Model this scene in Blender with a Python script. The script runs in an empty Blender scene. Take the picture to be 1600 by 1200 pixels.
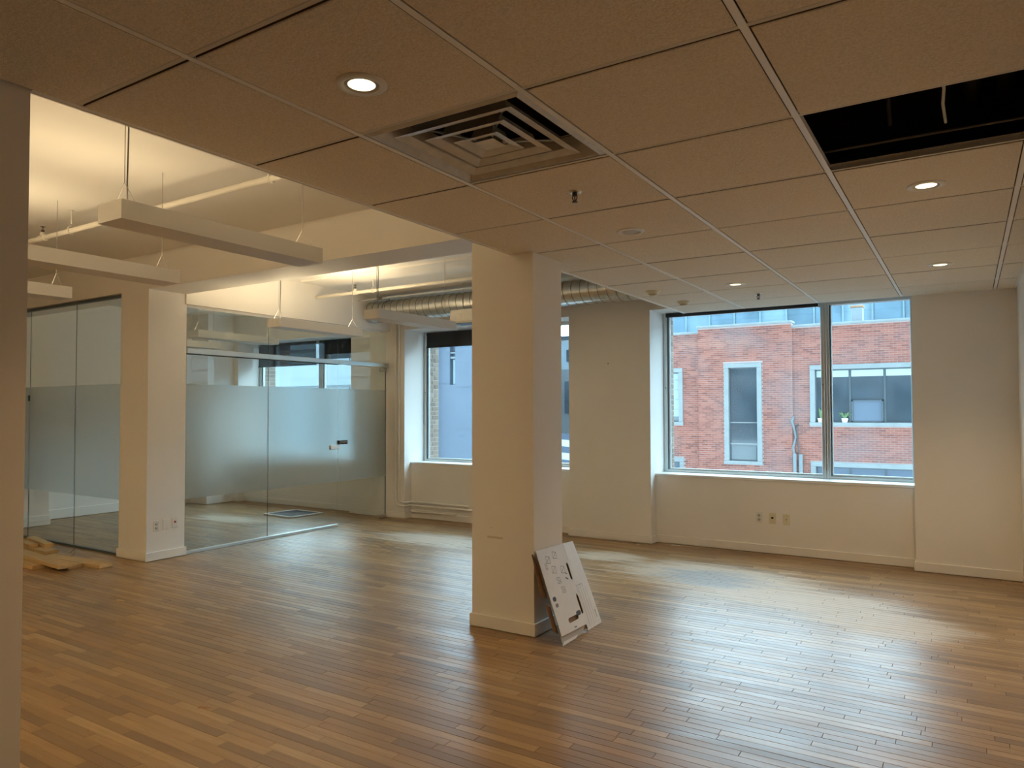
import bpy, bmesh, math, random
from mathutils import Vector, Matrix
random.seed(7)
SC = bpy.context.scene
COL = SC.collection
PI = math.pi

# ------------------------------------------------------------------ camera
cam = bpy.data.cameras.new('camera'); camo = bpy.data.objects.new('camera', cam); COL.objects.link(camo)
F_PX = 1128.86
cam.sensor_width = 36.0; cam.lens = 36.0 * F_PX / 1600.0
cam.shift_x = (800 - 793.04) / 1600.0; cam.shift_y = (610.42 - 600) / 1600.0
cam.clip_start = 0.05; cam.clip_end = 300
YAW, PIT, ROL = -0.56697, 0.027596, -0.0024015
CAM = Vector((2.8183, -2.1157, 1.5662))
fw = Vector((math.sin(YAW) * math.cos(PIT), math.cos(YAW) * math.cos(PIT), math.sin(PIT)))
r0 = Vector((math.cos(YAW), -math.sin(YAW), 0)); u0 = r0.cross(fw)
rr = r0 * math.cos(ROL) + u0 * math.sin(ROL); uu = -r0 * math.sin(ROL) + u0 * math.cos(ROL)
M = Matrix((rr, uu, -fw)).transposed().to_4x4(); M.translation = CAM
camo.matrix_world = M
SC.camera = camo

# ------------------------------------------------------------------ sky, light levels, exposure
SKY = 9.8
LAMP = 0.92
world = bpy.data.worlds.new('world'); SC.world = world; world.use_nodes = True
bg = world.node_tree.nodes['Background']
bg.inputs['Color'].default_value = (0.585, 0.85, 1.0, 1); bg.inputs['Strength'].default_value = SKY
vs = SC.view_settings
vs.view_transform = 'Standard'; vs.look = 'None'; vs.gamma = 1.0; vs.use_curve_mapping = False
vs.exposure = 0.12
SC.cycles.max_bounces = 12; SC.cycles.diffuse_bounces = 6; SC.cycles.glossy_bounces = 4
SC.cycles.use_adaptive_sampling = True; SC.cycles.adaptive_threshold = 0.04
SC.cycles.transmission_bounces = 8; SC.cycles.transparent_max_bounces = 24
SC.cycles.caustics_reflective = False; SC.cycles.caustics_refractive = False
SC.cycles.sample_clamp_indirect = 6.0
PORTALS = [((1.02, 6.33, 1.78), 2.66, 1.88), ((-2.76, 6.33, 1.78), 2.66, 1.88), ((-6.53, 6.33, 1.78), 2.66, 1.88)]
for (c, sx, sy) in PORTALS:
    l = bpy.data.lights.new('window_portal', 'AREA'); l.shape = 'RECTANGLE'; l.size = sx; l.size_y = sy
    l.cycles.is_portal = True
    o = bpy.data.objects.new('window_portal', l); COL.objects.link(o); o.location = c; o.rotation_euler = (-PI / 2, 0, 0)

# ------------------------------------------------------------------ materials
MATS = {}
def N(nt, t, **kw):
    n = nt.nodes.new(t)
    for k, v in kw.items(): setattr(n, k, v)
    return n
def newmat(name):
    m = bpy.data.materials.new(name); m.use_nodes = True
    nt = m.node_tree; b = nt.nodes['Principled BSDF']; MATS[name] = m
    return m, nt, b
def L(nt, a, b): nt.links.new(a, b)
def pm(name, col, rough=0.5, metal=0.0, noise=0.0, nscale=8.0, bump=0.0, bscale=200.0, spec=None, emit=None, estr=0.0):
    m, nt, b = newmat(name)
    b.inputs['Base Color'].default_value = (*col, 1); b.inputs['Roughness'].default_value = rough; b.inputs['Metallic'].default_value = metal
    if spec is not None: b.inputs['Specular IOR Level'].default_value = spec
    if emit: b.inputs['Emission Color'].default_value = (*emit, 1); b.inputs['Emission Strength'].default_value = estr
    if noise or bump:
        g = N(nt, 'ShaderNodeNewGeometry')
        if noise:
            t = N(nt, 'ShaderNodeTexNoise'); t.inputs['Scale'].default_value = nscale; t.inputs['Detail'].default_value = 5
            L(nt, g.outputs['Position'], t.inputs['Vector'])
            r = N(nt, 'ShaderNodeMapRange'); r.inputs[1].default_value = 0.3; r.inputs[2].default_value = 0.7
            r.inputs[3].default_value = 1 - noise; r.inputs[4].default_value = 1 + noise * 0.4
            L(nt, t.outputs['Fac'], r.inputs[0])
            mx = N(nt, 'ShaderNodeVectorMath', operation='SCALE'); mx.inputs[0].default_value = col
            L(nt, r.outputs[0], mx.inputs['Scale']); L(nt, mx.outputs[0], b.inputs['Base Color'])
        if bump:
            t2 = N(nt, 'ShaderNodeTexNoise'); t2.inputs['Scale'].default_value = bscale; t2.inputs['Detail'].default_value = 3
            L(nt, g.outputs['Position'], t2.inputs['Vector'])
            bp = N(nt, 'ShaderNodeBump'); bp.inputs['Strength'].default_value = bump; bp.inputs['Distance'].default_value = 0.002
            L(nt, t2.outputs['Fac'], bp.inputs['Height']); L(nt, bp.outputs[0], b.inputs['Normal'])
    return m
pm('paint', (0.86, 0.84, 0.805), 0.55, noise=0.03, nscale=1.5, bump=0.05, bscale=120)
pm('paint_ceiling', (0.87, 0.855, 0.82), 0.7, noise=0.03, nscale=1.2, bump=0.08, bscale=60)
pm('trim_paint', (0.86, 0.845, 0.81), 0.4, noise=0.03)
pm('sill_paint', (0.82, 0.83, 0.82), 0.35)
pm('pendant_white', (0.72, 0.71, 0.69), 0.45)
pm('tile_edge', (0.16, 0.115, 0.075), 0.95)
pm('seal', (0.07, 0.085, 0.08), 0.5)
pm('tee', (0.66, 0.62, 0.56), 0.7)
pm('tbar', (0.88, 0.87, 0.86), 0.45)
pm('alu', (0.62, 0.66, 0.66), 0.35, 0.75)
pm('alu_dark', (0.10, 0.12, 0.13), 0.4, 0.3)
pm('steel', (0.66, 0.66, 0.64), 0.3, 1.0)
pm('galv', (0.66, 0.66, 0.64), 0.33, 0.95, noise=0.18, nscale=14)
pm('galv_seam', (0.20, 0.19, 0.175), 0.5, 0.8)
pm('pipe_paint', (0.70, 0.67, 0.60), 0.45)
pm('chrome', (0.55, 0.52, 0.48), 0.25, 1.0)
pm('bronze', (0.10, 0.07, 0.05), 0.4, 0.6)
pm('black', (0.012, 0.012, 0.013), 0.6)
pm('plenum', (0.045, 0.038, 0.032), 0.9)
pm('blind', (0.018, 0.02, 0.026), 0.75, bump=0.2, bscale=900)
pm('plastic_white', (0.78, 0.77, 0.74), 0.35)
pm('plastic_ivory', (0.70, 0.64, 0.47), 0.4)
pm('plastic_grey', (0.5, 0.5, 0.49), 0.4)
pm('plastic_red', (0.35, 0.03, 0.02), 0.4)
pm('vent_metal', (0.60, 0.57, 0.52), 0.35, 0.15, noise=0.12, nscale=20)
pm('subfloor', (0.035, 0.02, 0.007), 0.9)
pm('cord', (0.12, 0.11, 0.10), 0.6)
pm('wire', (0.30, 0.28, 0.26), 0.4, 0.6)
pm('cable_white', (0.7, 0.68, 0.62), 0.5)
pm('card_white', (0.76, 0.76, 0.78), 0.6, noise=0.04, nscale=15)
pm('card_brown', (0.24, 0.14, 0.075), 0.8, noise=0.1, nscale=40)
pm('print', (0.06, 0.06, 0.065), 0.6)
pm('card_grey', (0.46, 0.43, 0.41), 0.7)
pm('print_pale', (0.22, 0.22, 0.24), 0.6)
pm('mesh_dark', (0.035, 0.037, 0.04), 0.6, bump=0.4, bscale=500)
pm('smudge', (0.66, 0.60, 0.53), 0.6)
pm('stone', (0.25, 0.265, 0.265), 0.8, noise=0.12, nscale=3)
pm('mortar', (0.42, 0.325, 0.305), 0.95, noise=0.08, nscale=3)
pm('ext_blue', (0.098, 0.125, 0.172), 0.6, noise=0.10, nscale=1.3, bump=0.15, bscale=12)
pm('ext_blue_dark', (0.08, 0.095, 0.125), 0.6, noise=0.08, nscale=1.5)
pm('ext_cream', (0.34, 0.41, 0.45), 0.7, noise=0.1, nscale=1)
pm('ext_pale', (0.19, 0.225, 0.24), 0.7, noise=0.1, nscale=1)
pm('ext_grey', (0.16, 0.175, 0.185), 0.8, noise=0.12, nscale=1.2)
pm('ext_tan', (0.19, 0.15, 0.115), 0.85, noise=0.2, nscale=4)
pm('ext_dark_frame', (0.06, 0.075, 0.085), 0.5, 0.2)
pm('ext_glass', (0.05, 0.068, 0.085), 0.08, noise=0.35, nscale=1.2)
pm('tower_glass', (0.19, 0.30, 0.38), 0.12, noise=0.35, nscale=0.8)
pm('tower_panel', (0.26, 0.38, 0.45), 0.3, noise=0.2, nscale=0.7)
pm('asphalt', (0.10, 0.10, 0.105), 0.9, noise=0.2, nscale=2)
pm('awning_white', (0.62, 0.64, 0.66), 0.8)
pm('awning_navy', (0.03, 0.045, 0.075), 0.8)
pm('plant_green', (0.12, 0.2, 0.07), 0.6)
pm('shade_fabric', (0.42, 0.46, 0.44), 0.8)
pm('ext_curtain', (0.36, 0.46, 0.48), 0.8)
pm('rust', (0.40, 0.24, 0.14), 0.8, noise=0.2, nscale=6)

def emis(name, col, s):
    m = bpy.data.materials.new(name); m.use_nodes = True; nt = m.node_tree; nt.nodes.clear()
    e = N(nt, 'ShaderNodeEmission'); e.inputs[0].default_value = (*col, 1); e.inputs[1].default_value = s
    o = N(nt, 'ShaderNodeOutputMaterial'); L(nt, e.outputs[0], o.inputs[0]); MATS[name] = m
emis('lamp_glow', (1.0, 0.86, 0.52), 2.4)
emis('tube_glow', (1.0, 0.80, 0.48), 3.0)

def glass(name, tint, refl=0.04, film=0.0):
    m = bpy.data.materials.new(name); m.use_nodes = True; nt = m.node_tree; nt.nodes.clear(); MATS[name] = m
    tr = N(nt, 'ShaderNodeBsdfTransparent'); tr.inputs[0].default_value = (*tint, 1)
    gl = N(nt, 'ShaderNodeBsdfGlossy'); gl.inputs['Roughness'].default_value = 0.0; gl.inputs[0].default_value = (0.95, 0.97, 0.97, 1)
    lw = N(nt, 'ShaderNodeLayerWeight'); lw.inputs['Blend'].default_value = 0.5
    p = N(nt, 'ShaderNodeMath', operation='POWER'); p.inputs[1].default_value = 4.5
    L(nt, lw.outputs['Facing'], p.inputs[0])
    ma = N(nt, 'ShaderNodeMath', operation='MULTIPLY_ADD'); ma.inputs[1].default_value = 1 - refl; ma.inputs[2].default_value = refl
    L(nt, p.outputs[0], ma.inputs[0])
    mx = N(nt, 'ShaderNodeMixShader'); L(nt, ma.outputs[0], mx.inputs[0]); L(nt, tr.outputs[0], mx.inputs[1]); L(nt, gl.outputs[0], mx.inputs[2])
    last = mx.outputs[0]
    if film:
        d = N(nt, 'ShaderNodeBsdfTranslucent'); d.inputs[0].default_value = (0.8, 0.85, 0.88, 1)
        g = N(nt, 'ShaderNodeNewGeometry'); t = N(nt, 'ShaderNodeTexNoise'); t.inputs['Scale'].default_value = 1.6; t.inputs['Detail'].default_value = 4
        L(nt, g.outputs['Position'], t.inputs['Vector'])
        r = N(nt, 'ShaderNodeMapRange'); r.inputs[1].default_value = .35; r.inputs[2].default_value = .75; r.inputs[3].default_value = film * .4; r.inputs[4].default_value = film * 1.8
        L(nt, t.outputs['Fac'], r.inputs[0])
        m2 = N(nt, 'ShaderNodeMixShader'); L(nt, r.outputs[0], m2.inputs[0]); L(nt, last, m2.inputs[1]); L(nt, d.outputs[0], m2.inputs[2]); last = m2.outputs[0]
    o = N(nt, 'ShaderNodeOutputMaterial'); L(nt, last, o.inputs[0])
glass('glass_window', (0.93, 0.96, 0.97), 0.02, 0.007)
glass('glass_partition', (0.95, 0.975, 0.965), 0.045)
def frost():
    m = bpy.data.materials.new('frost'); m.use_nodes = True; nt = m.node_tree; nt.nodes.clear(); MATS['frost'] = m
    rf = N(nt, 'ShaderNodeBsdfRefraction'); rf.inputs['Roughness'].default_value = 0.30; rf.inputs['IOR'].default_value = 1.4; rf.inputs[0].default_value = (0.985, 0.99, 0.985, 1)
    tl = N(nt, 'ShaderNodeBsdfTranslucent'); tl.inputs[0].default_value = (0.95, 0.965, 0.955, 1)
    df = N(nt, 'ShaderNodeBsdfDiffuse'); df.inputs[0].default_value = (0.55, 0.60, 0.58, 1)
    m1 = N(nt, 'ShaderNodeMixShader'); m1.inputs[0].default_value = 0.15; L(nt, rf.outputs[0], m1.inputs[1]); L(nt, tl.outputs[0], m1.inputs[2])
    m2 = N(nt, 'ShaderNodeMixShader'); m2.inputs[0].default_value = 0.03; L(nt, m1.outputs[0], m2.inputs[1]); L(nt, df.outputs[0], m2.inputs[2])
    o = N(nt, 'ShaderNodeOutputMaterial'); L(nt, m2.outputs[0], o.inputs[0])
frost()

def rnd_value(nt):
    at = N(nt, 'ShaderNodeAttribute'); at.attribute_name = 'rnd'
    oi = N(nt, 'ShaderNodeObjectInfo')
    a = N(nt, 'ShaderNodeMath', operation='ADD'); L(nt, at.outputs['Fac'], a.inputs[0]); L(nt, oi.outputs['Random'], a.inputs[1])
    f = N(nt, 'ShaderNodeMath', operation='FRACT'); L(nt, a.outputs[0], f.inputs[0])
    return f.outputs[0]
def ramp(nt, stops, src):
    r = N(nt, 'ShaderNodeValToRGB'); e = r.color_ramp.elements
    while len(e) < len(stops): e.new(0.5)
    for k, (p, c) in enumerate(stops): e[k].position = p; e[k].color = (*c, 1)
    L(nt, src, r.inputs[0]); return r.outputs[0]
def mixc(nt, fac, a, b, mode='MIX'):
    x = N(nt, 'ShaderNodeMix', data_type='RGBA', blend_type=mode)
    for s, v in ((0, fac), (6, a), (7, b)):
        if hasattr(v, 'links'): L(nt, v, x.inputs[s])
        elif s == 0: x.inputs[0].default_value = v
        else: x.inputs[s].default_value = (*v, 1)
    return x.outputs[2]
def noise(nt, vec, scale, detail=4, rough=0.55):
    t = N(nt, 'ShaderNodeTexNoise'); t.inputs['Scale'].default_value = scale; t.inputs['Detail'].default_value = detail; t.inputs['Roughness'].default_value = rough
    L(nt, vec, t.inputs['Vector']); return t.outputs['Fac']
def maprange(nt, v, a, b, c, d):
    r = N(nt, 'ShaderNodeMapRange'); r.clamp = True
    for i, x in enumerate((a, b, c, d)): r.inputs[i + 1].default_value = x
    L(nt, v, r.inputs[0]); return r.outputs[0]
def math_(nt, op, a, b=None):
    n = N(nt, 'ShaderNodeMath', operation=op)
    for i, v in enumerate((a, b)):
        if v is None: continue
        if hasattr(v, 'links'): L(nt, v, n.inputs[i])
        else: n.inputs[i].default_value = v
    return n.outputs[0]

def wood_floor():
    m, nt, b = newmat('maple')
    g = N(nt, 'ShaderNodeNewGeometry'); pos = g.outputs['Position']; rv = rnd_value(nt)
    base = ramp(nt, [(0.0, (0.185, 0.114, 0.054)), (0.14, (0.25, 0.152, 0.069)), (0.4, (0.32, 0.194, 0.083)), (0.75, (0.375, 0.235, 0.103)), (1.0, (0.47, 0.317, 0.155))], rv)
    off = N(nt, 'ShaderNodeCombineXYZ'); sc = math_(nt, 'MULTIPLY', rv, 37.0); L(nt, sc, off.inputs[0]); L(nt, sc, off.inputs[2])
    mp = N(nt, 'ShaderNodeVectorMath', operation='MULTIPLY'); mp.inputs[1].default_value = (2.2, 55.0, 10.0); L(nt, pos, mp.inputs[0])
    ad = N(nt, 'ShaderNodeVectorMath', operation='ADD'); L(nt, mp.outputs[0], ad.inputs[0]); L(nt, off.outputs[0], ad.inputs[1])
    gr = noise(nt, ad.outputs[0], 1.6, 6, 0.65)
    c = mixc(nt, maprange(nt, gr, 0.35, 0.75, 0.0, 0.55), base, (0.17, 0.10, 0.055))
    # broad dull, greyed traffic areas and amber varnish areas
    big = noise(nt, pos, 0.55, 3)
    c = mixc(nt, maprange(nt, big, 0.45, 0.68, 0.0, 0.55), c, (0.225, 0.155, 0.09))
    b2 = N(nt, 'ShaderNodeVectorMath', operation='MULTIPLY'); b2.inputs[1].default_value = (0.8, 2.4, 1); L(nt, pos, b2.inputs[0])
    am = noise(nt, b2.outputs[0], 1.3, 4)
    c = mixc(nt, maprange(nt, am, 0.55, 0.72, 0.0, 0.4), c, (0.42, 0.225, 0.075))
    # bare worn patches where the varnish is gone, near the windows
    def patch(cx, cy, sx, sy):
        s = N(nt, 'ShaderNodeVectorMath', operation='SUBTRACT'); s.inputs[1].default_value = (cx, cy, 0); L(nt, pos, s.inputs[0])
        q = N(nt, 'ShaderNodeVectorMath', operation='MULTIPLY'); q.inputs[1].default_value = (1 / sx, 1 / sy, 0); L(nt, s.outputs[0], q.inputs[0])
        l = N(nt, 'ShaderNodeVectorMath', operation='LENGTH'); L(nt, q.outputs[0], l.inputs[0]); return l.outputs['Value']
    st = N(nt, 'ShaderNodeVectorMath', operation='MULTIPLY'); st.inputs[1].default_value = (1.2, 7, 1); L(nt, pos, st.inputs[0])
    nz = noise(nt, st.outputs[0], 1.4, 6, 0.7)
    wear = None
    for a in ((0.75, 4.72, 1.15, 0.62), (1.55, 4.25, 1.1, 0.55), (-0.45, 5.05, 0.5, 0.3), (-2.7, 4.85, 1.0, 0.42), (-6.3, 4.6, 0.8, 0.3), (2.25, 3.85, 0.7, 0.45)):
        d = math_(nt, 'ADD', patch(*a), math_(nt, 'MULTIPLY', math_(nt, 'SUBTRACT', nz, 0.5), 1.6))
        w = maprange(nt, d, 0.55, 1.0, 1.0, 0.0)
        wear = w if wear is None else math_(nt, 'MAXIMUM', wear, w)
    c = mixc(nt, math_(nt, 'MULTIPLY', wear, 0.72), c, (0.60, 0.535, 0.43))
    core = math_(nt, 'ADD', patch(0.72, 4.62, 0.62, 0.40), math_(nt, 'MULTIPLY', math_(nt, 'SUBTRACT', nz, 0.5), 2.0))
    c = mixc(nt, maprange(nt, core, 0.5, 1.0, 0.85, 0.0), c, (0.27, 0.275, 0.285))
    # dark scuffs
    scf = noise(nt, st.outputs[0], 3.1, 5, 0.7)
    c = mixc(nt, maprange(nt, scf, 0.68, 0.85, 0.0, 0.4), c, (0.09, 0.055, 0.03))
    L(nt, c, b.inputs['Base Color'])
    ro = maprange(nt, nz, 0.3, 0.8, 0.27, 0.46)
    ro = math_(nt, 'ADD', ro, math_(nt, 'MULTIPLY', wear, 0.16))
    L(nt, ro, b.inputs['Roughness'])
    b.inputs['Specular IOR Level'].default_value = 0.48
    bp = N(nt, 'ShaderNodeBump'); bp.inputs['Strength'].default_value = 0.12; bp.inputs['Distance'].default_value = 0.003
    h = math_(nt, 'ADD', gr, math_(nt, 'MULTIPLY', noise(nt, pos, 14, 2), 0.8)); L(nt, h, bp.inputs['Height']); L(nt, bp.outputs[0], b.inputs['Normal'])
wood_floor()

def brick_mat():
    m, nt, b = newmat('brick')
    g = N(nt, 'ShaderNodeNewGeometry'); pos = g.outputs['Position']; rv = rnd_value(nt)
    base = ramp(nt, [(0.0, (0.18, 0.05, 0.034)), (0.5, (0.29, 0.086, 0.056)), (1.0, (0.36, 0.12, 0.08))], rv)
    n1 = noise(nt, pos, 0.7, 3)
    c = mixc(nt, maprange(nt, n1, 0.45, 0.7, 0, 0.65), base, (0.20, 0.12, 0.115))
    L(nt, c, b.inputs['Base Color']); b.inputs['Roughness'].default_value = 0.9
brick_mat()
def tan_brick_mat():
    m, nt, b = newmat('tan_brick'); rv = rnd_value(nt); g = N(nt, 'ShaderNodeNewGeometry')
    c = ramp(nt, [(0.0, (0.17, 0.125, 0.09)), (0.5, (0.24, 0.185, 0.135)), (1.0, (0.29, 0.235, 0.18))], rv)
    c = mixc(nt, maprange(nt, noise(nt, g.outputs['Position'], 40, 3), .4, .7, 0, .4), c, (0.15, 0.11, 0.08))
    L(nt, c, b.inputs['Base Color']); b.inputs['Roughness'].default_value = .9
tan_brick_mat()
def tile_mat():
    m, nt, b = newmat('acoustic')
    g = N(nt, 'ShaderNodeNewGeometry'); pos = g.outputs['Position']; rv = rnd_value(nt)
    n1 = noise(nt, pos, 130, 3, 0.7); n2 = noise(nt, pos, 60, 3)
    c = mixc(nt, maprange(nt, n1, 0.40, 0.62, 0, 0.75), (0.88, 0.815, 0.71), (0.69, 0.625, 0.525))
    c = mixc(nt, maprange(nt, rv, 0, 1, 0, 0.10), c, (0.60, 0.56, 0.49))
    L(nt, c, b.inputs['Base Color']); b.inputs['Roughness'].default_value = 0.95; b.inputs['Specular IOR Level'].default_value = 0.1
    bp = N(nt, 'ShaderNodeBump'); bp.inputs['Strength'].default_value = 0.8; bp.inputs['Distance'].default_value = 0.003
    L(nt, math_(nt, 'ADD', n1, n2), bp.inputs['Height']); L(nt, bp.outputs[0], b.inputs['Normal'])
tile_mat()
def pine_mat():
    m, nt, b = newmat('pine')
    tc = N(nt, 'ShaderNodeTexCoord'); rv = rnd_value(nt)
    mp = N(nt, 'ShaderNodeVectorMath', operation='MULTIPLY'); mp.inputs[1].default_value = (1.5, 30, 30); L(nt, tc.outputs['Object'], mp.inputs[0])
    gr = noise(nt, mp.outputs[0], 1.5, 5)
    c = mixc(nt, maprange(nt, gr, .35, .7, 0, .6), (0.58, 0.41, 0.20), (0.42, 0.265, 0.115))
    c = mixc(nt, maprange(nt, rv, 0, 1, 0, .3), c, (0.64, 0.47, 0.25))
    L(nt, c, b.inputs['Base Color']); b.inputs['Roughness'].default_value = .7
pine_mat()

# ------------------------------------------------------------------ mesh helpers
class MB:
    def __init__(s): s.v = []; s.f = []; s.sm = []
    def add(s, vs, fs, smooth=False):
        o = len(s.v); s.v += [tuple(v) for v in vs]; s.f += [tuple(i + o for i in f) for f in fs]; s.sm += [smooth] * len(fs); return s
    def box(s, x0, x1, y0, y1, z0, z1):
        v = [(x, y, z) for z in (z0, z1) for y in (y0, y1) for x in (x0, x1)]
        return s.add(v, [(0, 2, 3, 1), (4, 5, 7, 6), (0, 1, 5, 4), (2, 6, 7, 3), (0, 4, 6, 2), (1, 3, 7, 5)])
    def cbox(s, x0, x1, y0, y1, z0, z1, c=0.004):
        """a box with chamfered edges"""
        bm = bmesh.new(); bmesh.ops.create_cube(bm, size=1)
        for v in bm.verts: v.co = Vector(((x0 + x1) / 2 + v.co.x * (x1 - x0), (y0 + y1) / 2 + v.co.y * (y1 - y0), (z0 + z1) / 2 + v.co.z * (z1 - z0)))
        bmesh.ops.bevel(bm, geom=bm.edges[:], offset=c, segments=1, affect='EDGES')
        bm.verts.index_update(); s.add([v.co[:] for v in bm.verts], [[v.index for v in f.verts] for f in bm.faces]); bm.free(); return s
    def tube(s, pts, r, n=8, cap=True):
        pts = [Vector(p) for p in pts]; rings = []; up = None
        for i, p in enumerate(pts):
            if i == 0: d = pts[1] - p
            elif i == len(pts) - 1: d = p - pts[-2]
            else: d = (pts[i + 1] - p).normalized() + (p - pts[i - 1]).normalized()
            d.normalize()
            if up is None: up = Vector((0, 0, 1)) if abs(d.z) < .9 else Vector((1, 0, 0))
            a = d.cross(up).normalized(); b2 = a.cross(d).normalized(); up = b2
            ri = r[i] if isinstance(r, (list, tuple)) else r
            rings.append([p + a * math.cos(2 * PI * k / n) * ri + b2 * math.sin(2 * PI * k / n) * ri for k in range(n)])
        vs = [v for R in rings for v in R]; fs = []
        for i in range(len(rings) - 1):
            for k in range(n):
                fs.append((i * n + k, i * n + (k + 1) % n, (i + 1) * n + (k + 1) % n, (i + 1) * n + k))
        s.add(vs, fs, True)
        if cap: s.add(rings[0], [tuple(range(n))[::-1]]); s.add(rings[-1], [tuple(range(n))])
        return s
    def lathe(s, prof, c=(0, 0, 0), n=24, smooth=True, ax='z'):
        vs = []; fs = []
        for (r, z) in prof:
            for k in range(n):
                a = 2 * PI * k / n
                if ax == 'z': vs.append((c[0] + r * math.cos(a), c[1] + r * math.sin(a), c[2] + z))
                elif ax == 'x': vs.append((c[0] + z, c[1] + r * math.cos(a), c[2] + r * math.sin(a)))
                else: vs.append((c[0] + r * math.cos(a), c[1] + z, c[2] + r * math.sin(a)))
        for i in range(len(prof) - 1):
            for k in range(n): fs.append((i * n + k, i * n + (k + 1) % n, (i + 1) * n + (k + 1) % n, (i + 1) * n + k))
        s.add(vs, fs, smooth)
        if prof[0][0] > 1e-4: s.add(vs[:n], [tuple(range(n))])
        if prof[-1][0] > 1e-4: s.add(vs[-n:], [tuple(range(n))])
        return s
    def mesh(s, name, mat):
        me = bpy.data.meshes.new(name); me.from_pydata(s.v, [], s.f); me.polygons.foreach_set('use_smooth', s.sm)
        me.materials.append(MATS[mat])
        bm = bmesh.new(); bm.from_mesh(me); bmesh.ops.recalc_face_normals(bm, faces=bm.faces[:]); bm.to_mesh(me); bm.free()
        me.update(); return me
    def build(s, name, mat, parent=None, loc=None, rot=None):
        o = bpy.data.objects.new(name, s.mesh(name, mat)); COL.objects.link(o)
        if parent is not None: o.parent = parent
        if loc is not None: o.location = loc
        if rot is not None: o.rotation_euler = rot
        return o
def tag(o, label=None, cat=None, group=None, kind=None):
    if label: o['label'] = label
    if cat: o['category'] = cat
    if group: o['group'] = group
    if kind: o['kind'] = kind
    return o
def empty(name, loc=(0, 0, 0), rot=(0, 0, 0)):
    o = bpy.data.objects.new(name, None); COL.objects.link(o); o.location = loc; o.rotation_euler = rot; o.empty_display_size = .1; return o
def link(o, parent=None, loc=None, rot=None):
    COL.objects.link(o); o.parent = parent
    if loc is not None: o.location = loc
    if rot is not None: o.rotation_euler = rot
    return o
def copy_tree(o, parent=None):
    c = o.copy(); COL.objects.link(c); c.parent = parent
    for ch in list(o.children): copy_tree(ch, c)
    return c
def struct(o, label, cat): return tag(o, label, cat, kind='structure')

# ------------------------------------------------------------------ main dimensions (metres)
HC = 2.68      # suspended ceiling
ZS = 3.22      # concrete slab above
ZB = 2.853     # beam underside
YP = 5.965     # pilaster faces of the window wall
YR = 6.12      # wall under the windows
YW = 6.42      # window frames
XR = 3.215     # wall on the right
XE = 0.09      # edge of the suspended ceiling
XG = -4.45     # glass partition running to the window wall
YG = 2.29      # glass partition running left from the pillar
YB = -5.6      # wall behind the camera
XL = -8.45     # wall on the left
T = 0.762      # ceiling module
SILL = 0.815; HEAD = 2.75
BAYS = [(-7.885, -5.185), (-4.11, -1.41), (-0.335, 2.37)]

# ------------------------------------------------------------------ floor: strip boards
fl = MB().box(XL - .3, XR + .3, YB - .3, YP + .35, -.12, -.018).build('floor', 'subfloor')
struct(fl, 'worn maple strip floor of narrow boards running along the window wall', 'floor')
PW = 0.057; GAP = 0.0021; LEN = [0.34, 0.46, 0.58, 0.72, 0.88, 1.05]
boards = []
y = YB
while y < YP + .2:
    x = XL - .25 - random.random() * .8
    while x < XR + .05:
        li = random.choice([0, 1, 1, 2, 2, 3, 3, 4, 5]); boards.append((x, y, li)); x += LEN[li]
    y += PW
def plank_geo(L_):
    a, b_, c = GAP / 2, PW - GAP / 2, .0012
    # top face with small eased long edges, plus sides
    v = [(a, a, -.02), (L_ - a, a, -.02), (L_ - a, b_, -.02), (a, b_, -.02),
         (a, a, -c), (L_ - a, a, -c), (L_ - a, b_, -c), (a, b_, -c),
         (a + .0004, a + c, 0), (L_ - a - .0004, a + c, 0), (L_ - a - .0004, b_ - c, 0), (a + .0004, b_ - c, 0)]
    f = [(8, 9, 10, 11), (4, 5, 9, 8), (5, 6, 10, 9), (6, 7, 11, 10), (7, 4, 8, 11), (0, 1, 5, 4), (1, 2, 6, 5), (2, 3, 7, 6), (3, 0, 4, 7)]
    return v, f
def seen(b):
    cx, cy = b[0] + LEN[b[2]] / 2 - CAM.x, b[1] - CAM.y
    az = math.atan2(cx, cy) - YAW
    return abs(az) < 0.60 and cx * math.sin(YAW) + cy * math.cos(YAW) > 2.75
vis = sorted([b for b in boards if seen(b)], key=lambda b: (b[0] + LEN[b[2]] / 2 - CAM.x) ** 2 + (b[1] - CAM.y) ** 2)
near = set(vis[:300])
pmesh = []
for L_ in LEN:
    v, f = plank_geo(L_); pmesh.append(MB().add(v, f).mesh('plank', 'maple'))
fm = MB(); rn = []
for b in boards:
    if b in near:
        link(bpy.data.objects.new('plank', pmesh[b[2]]), fl, (b[0], b[1], random.uniform(-.0003, .0003)))
    else:
        v, f = plank_geo(LEN[b[2]]); z = random.uniform(-.0003, .0003)
        fm.add([(p[0] + b[0], p[1] + b[1], p[2] + z) for p in v], f); rn += [random.random()] * len(f)
def attr_faces(o, vals):
    a = o.data.attributes.new('rnd', 'FLOAT', 'FACE'); a.data.foreach_set('value', vals)
pf = fm.build('plank_field', 'maple', fl); attr_faces(pf, rn); pf['kind'] = 'stuff'

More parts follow.
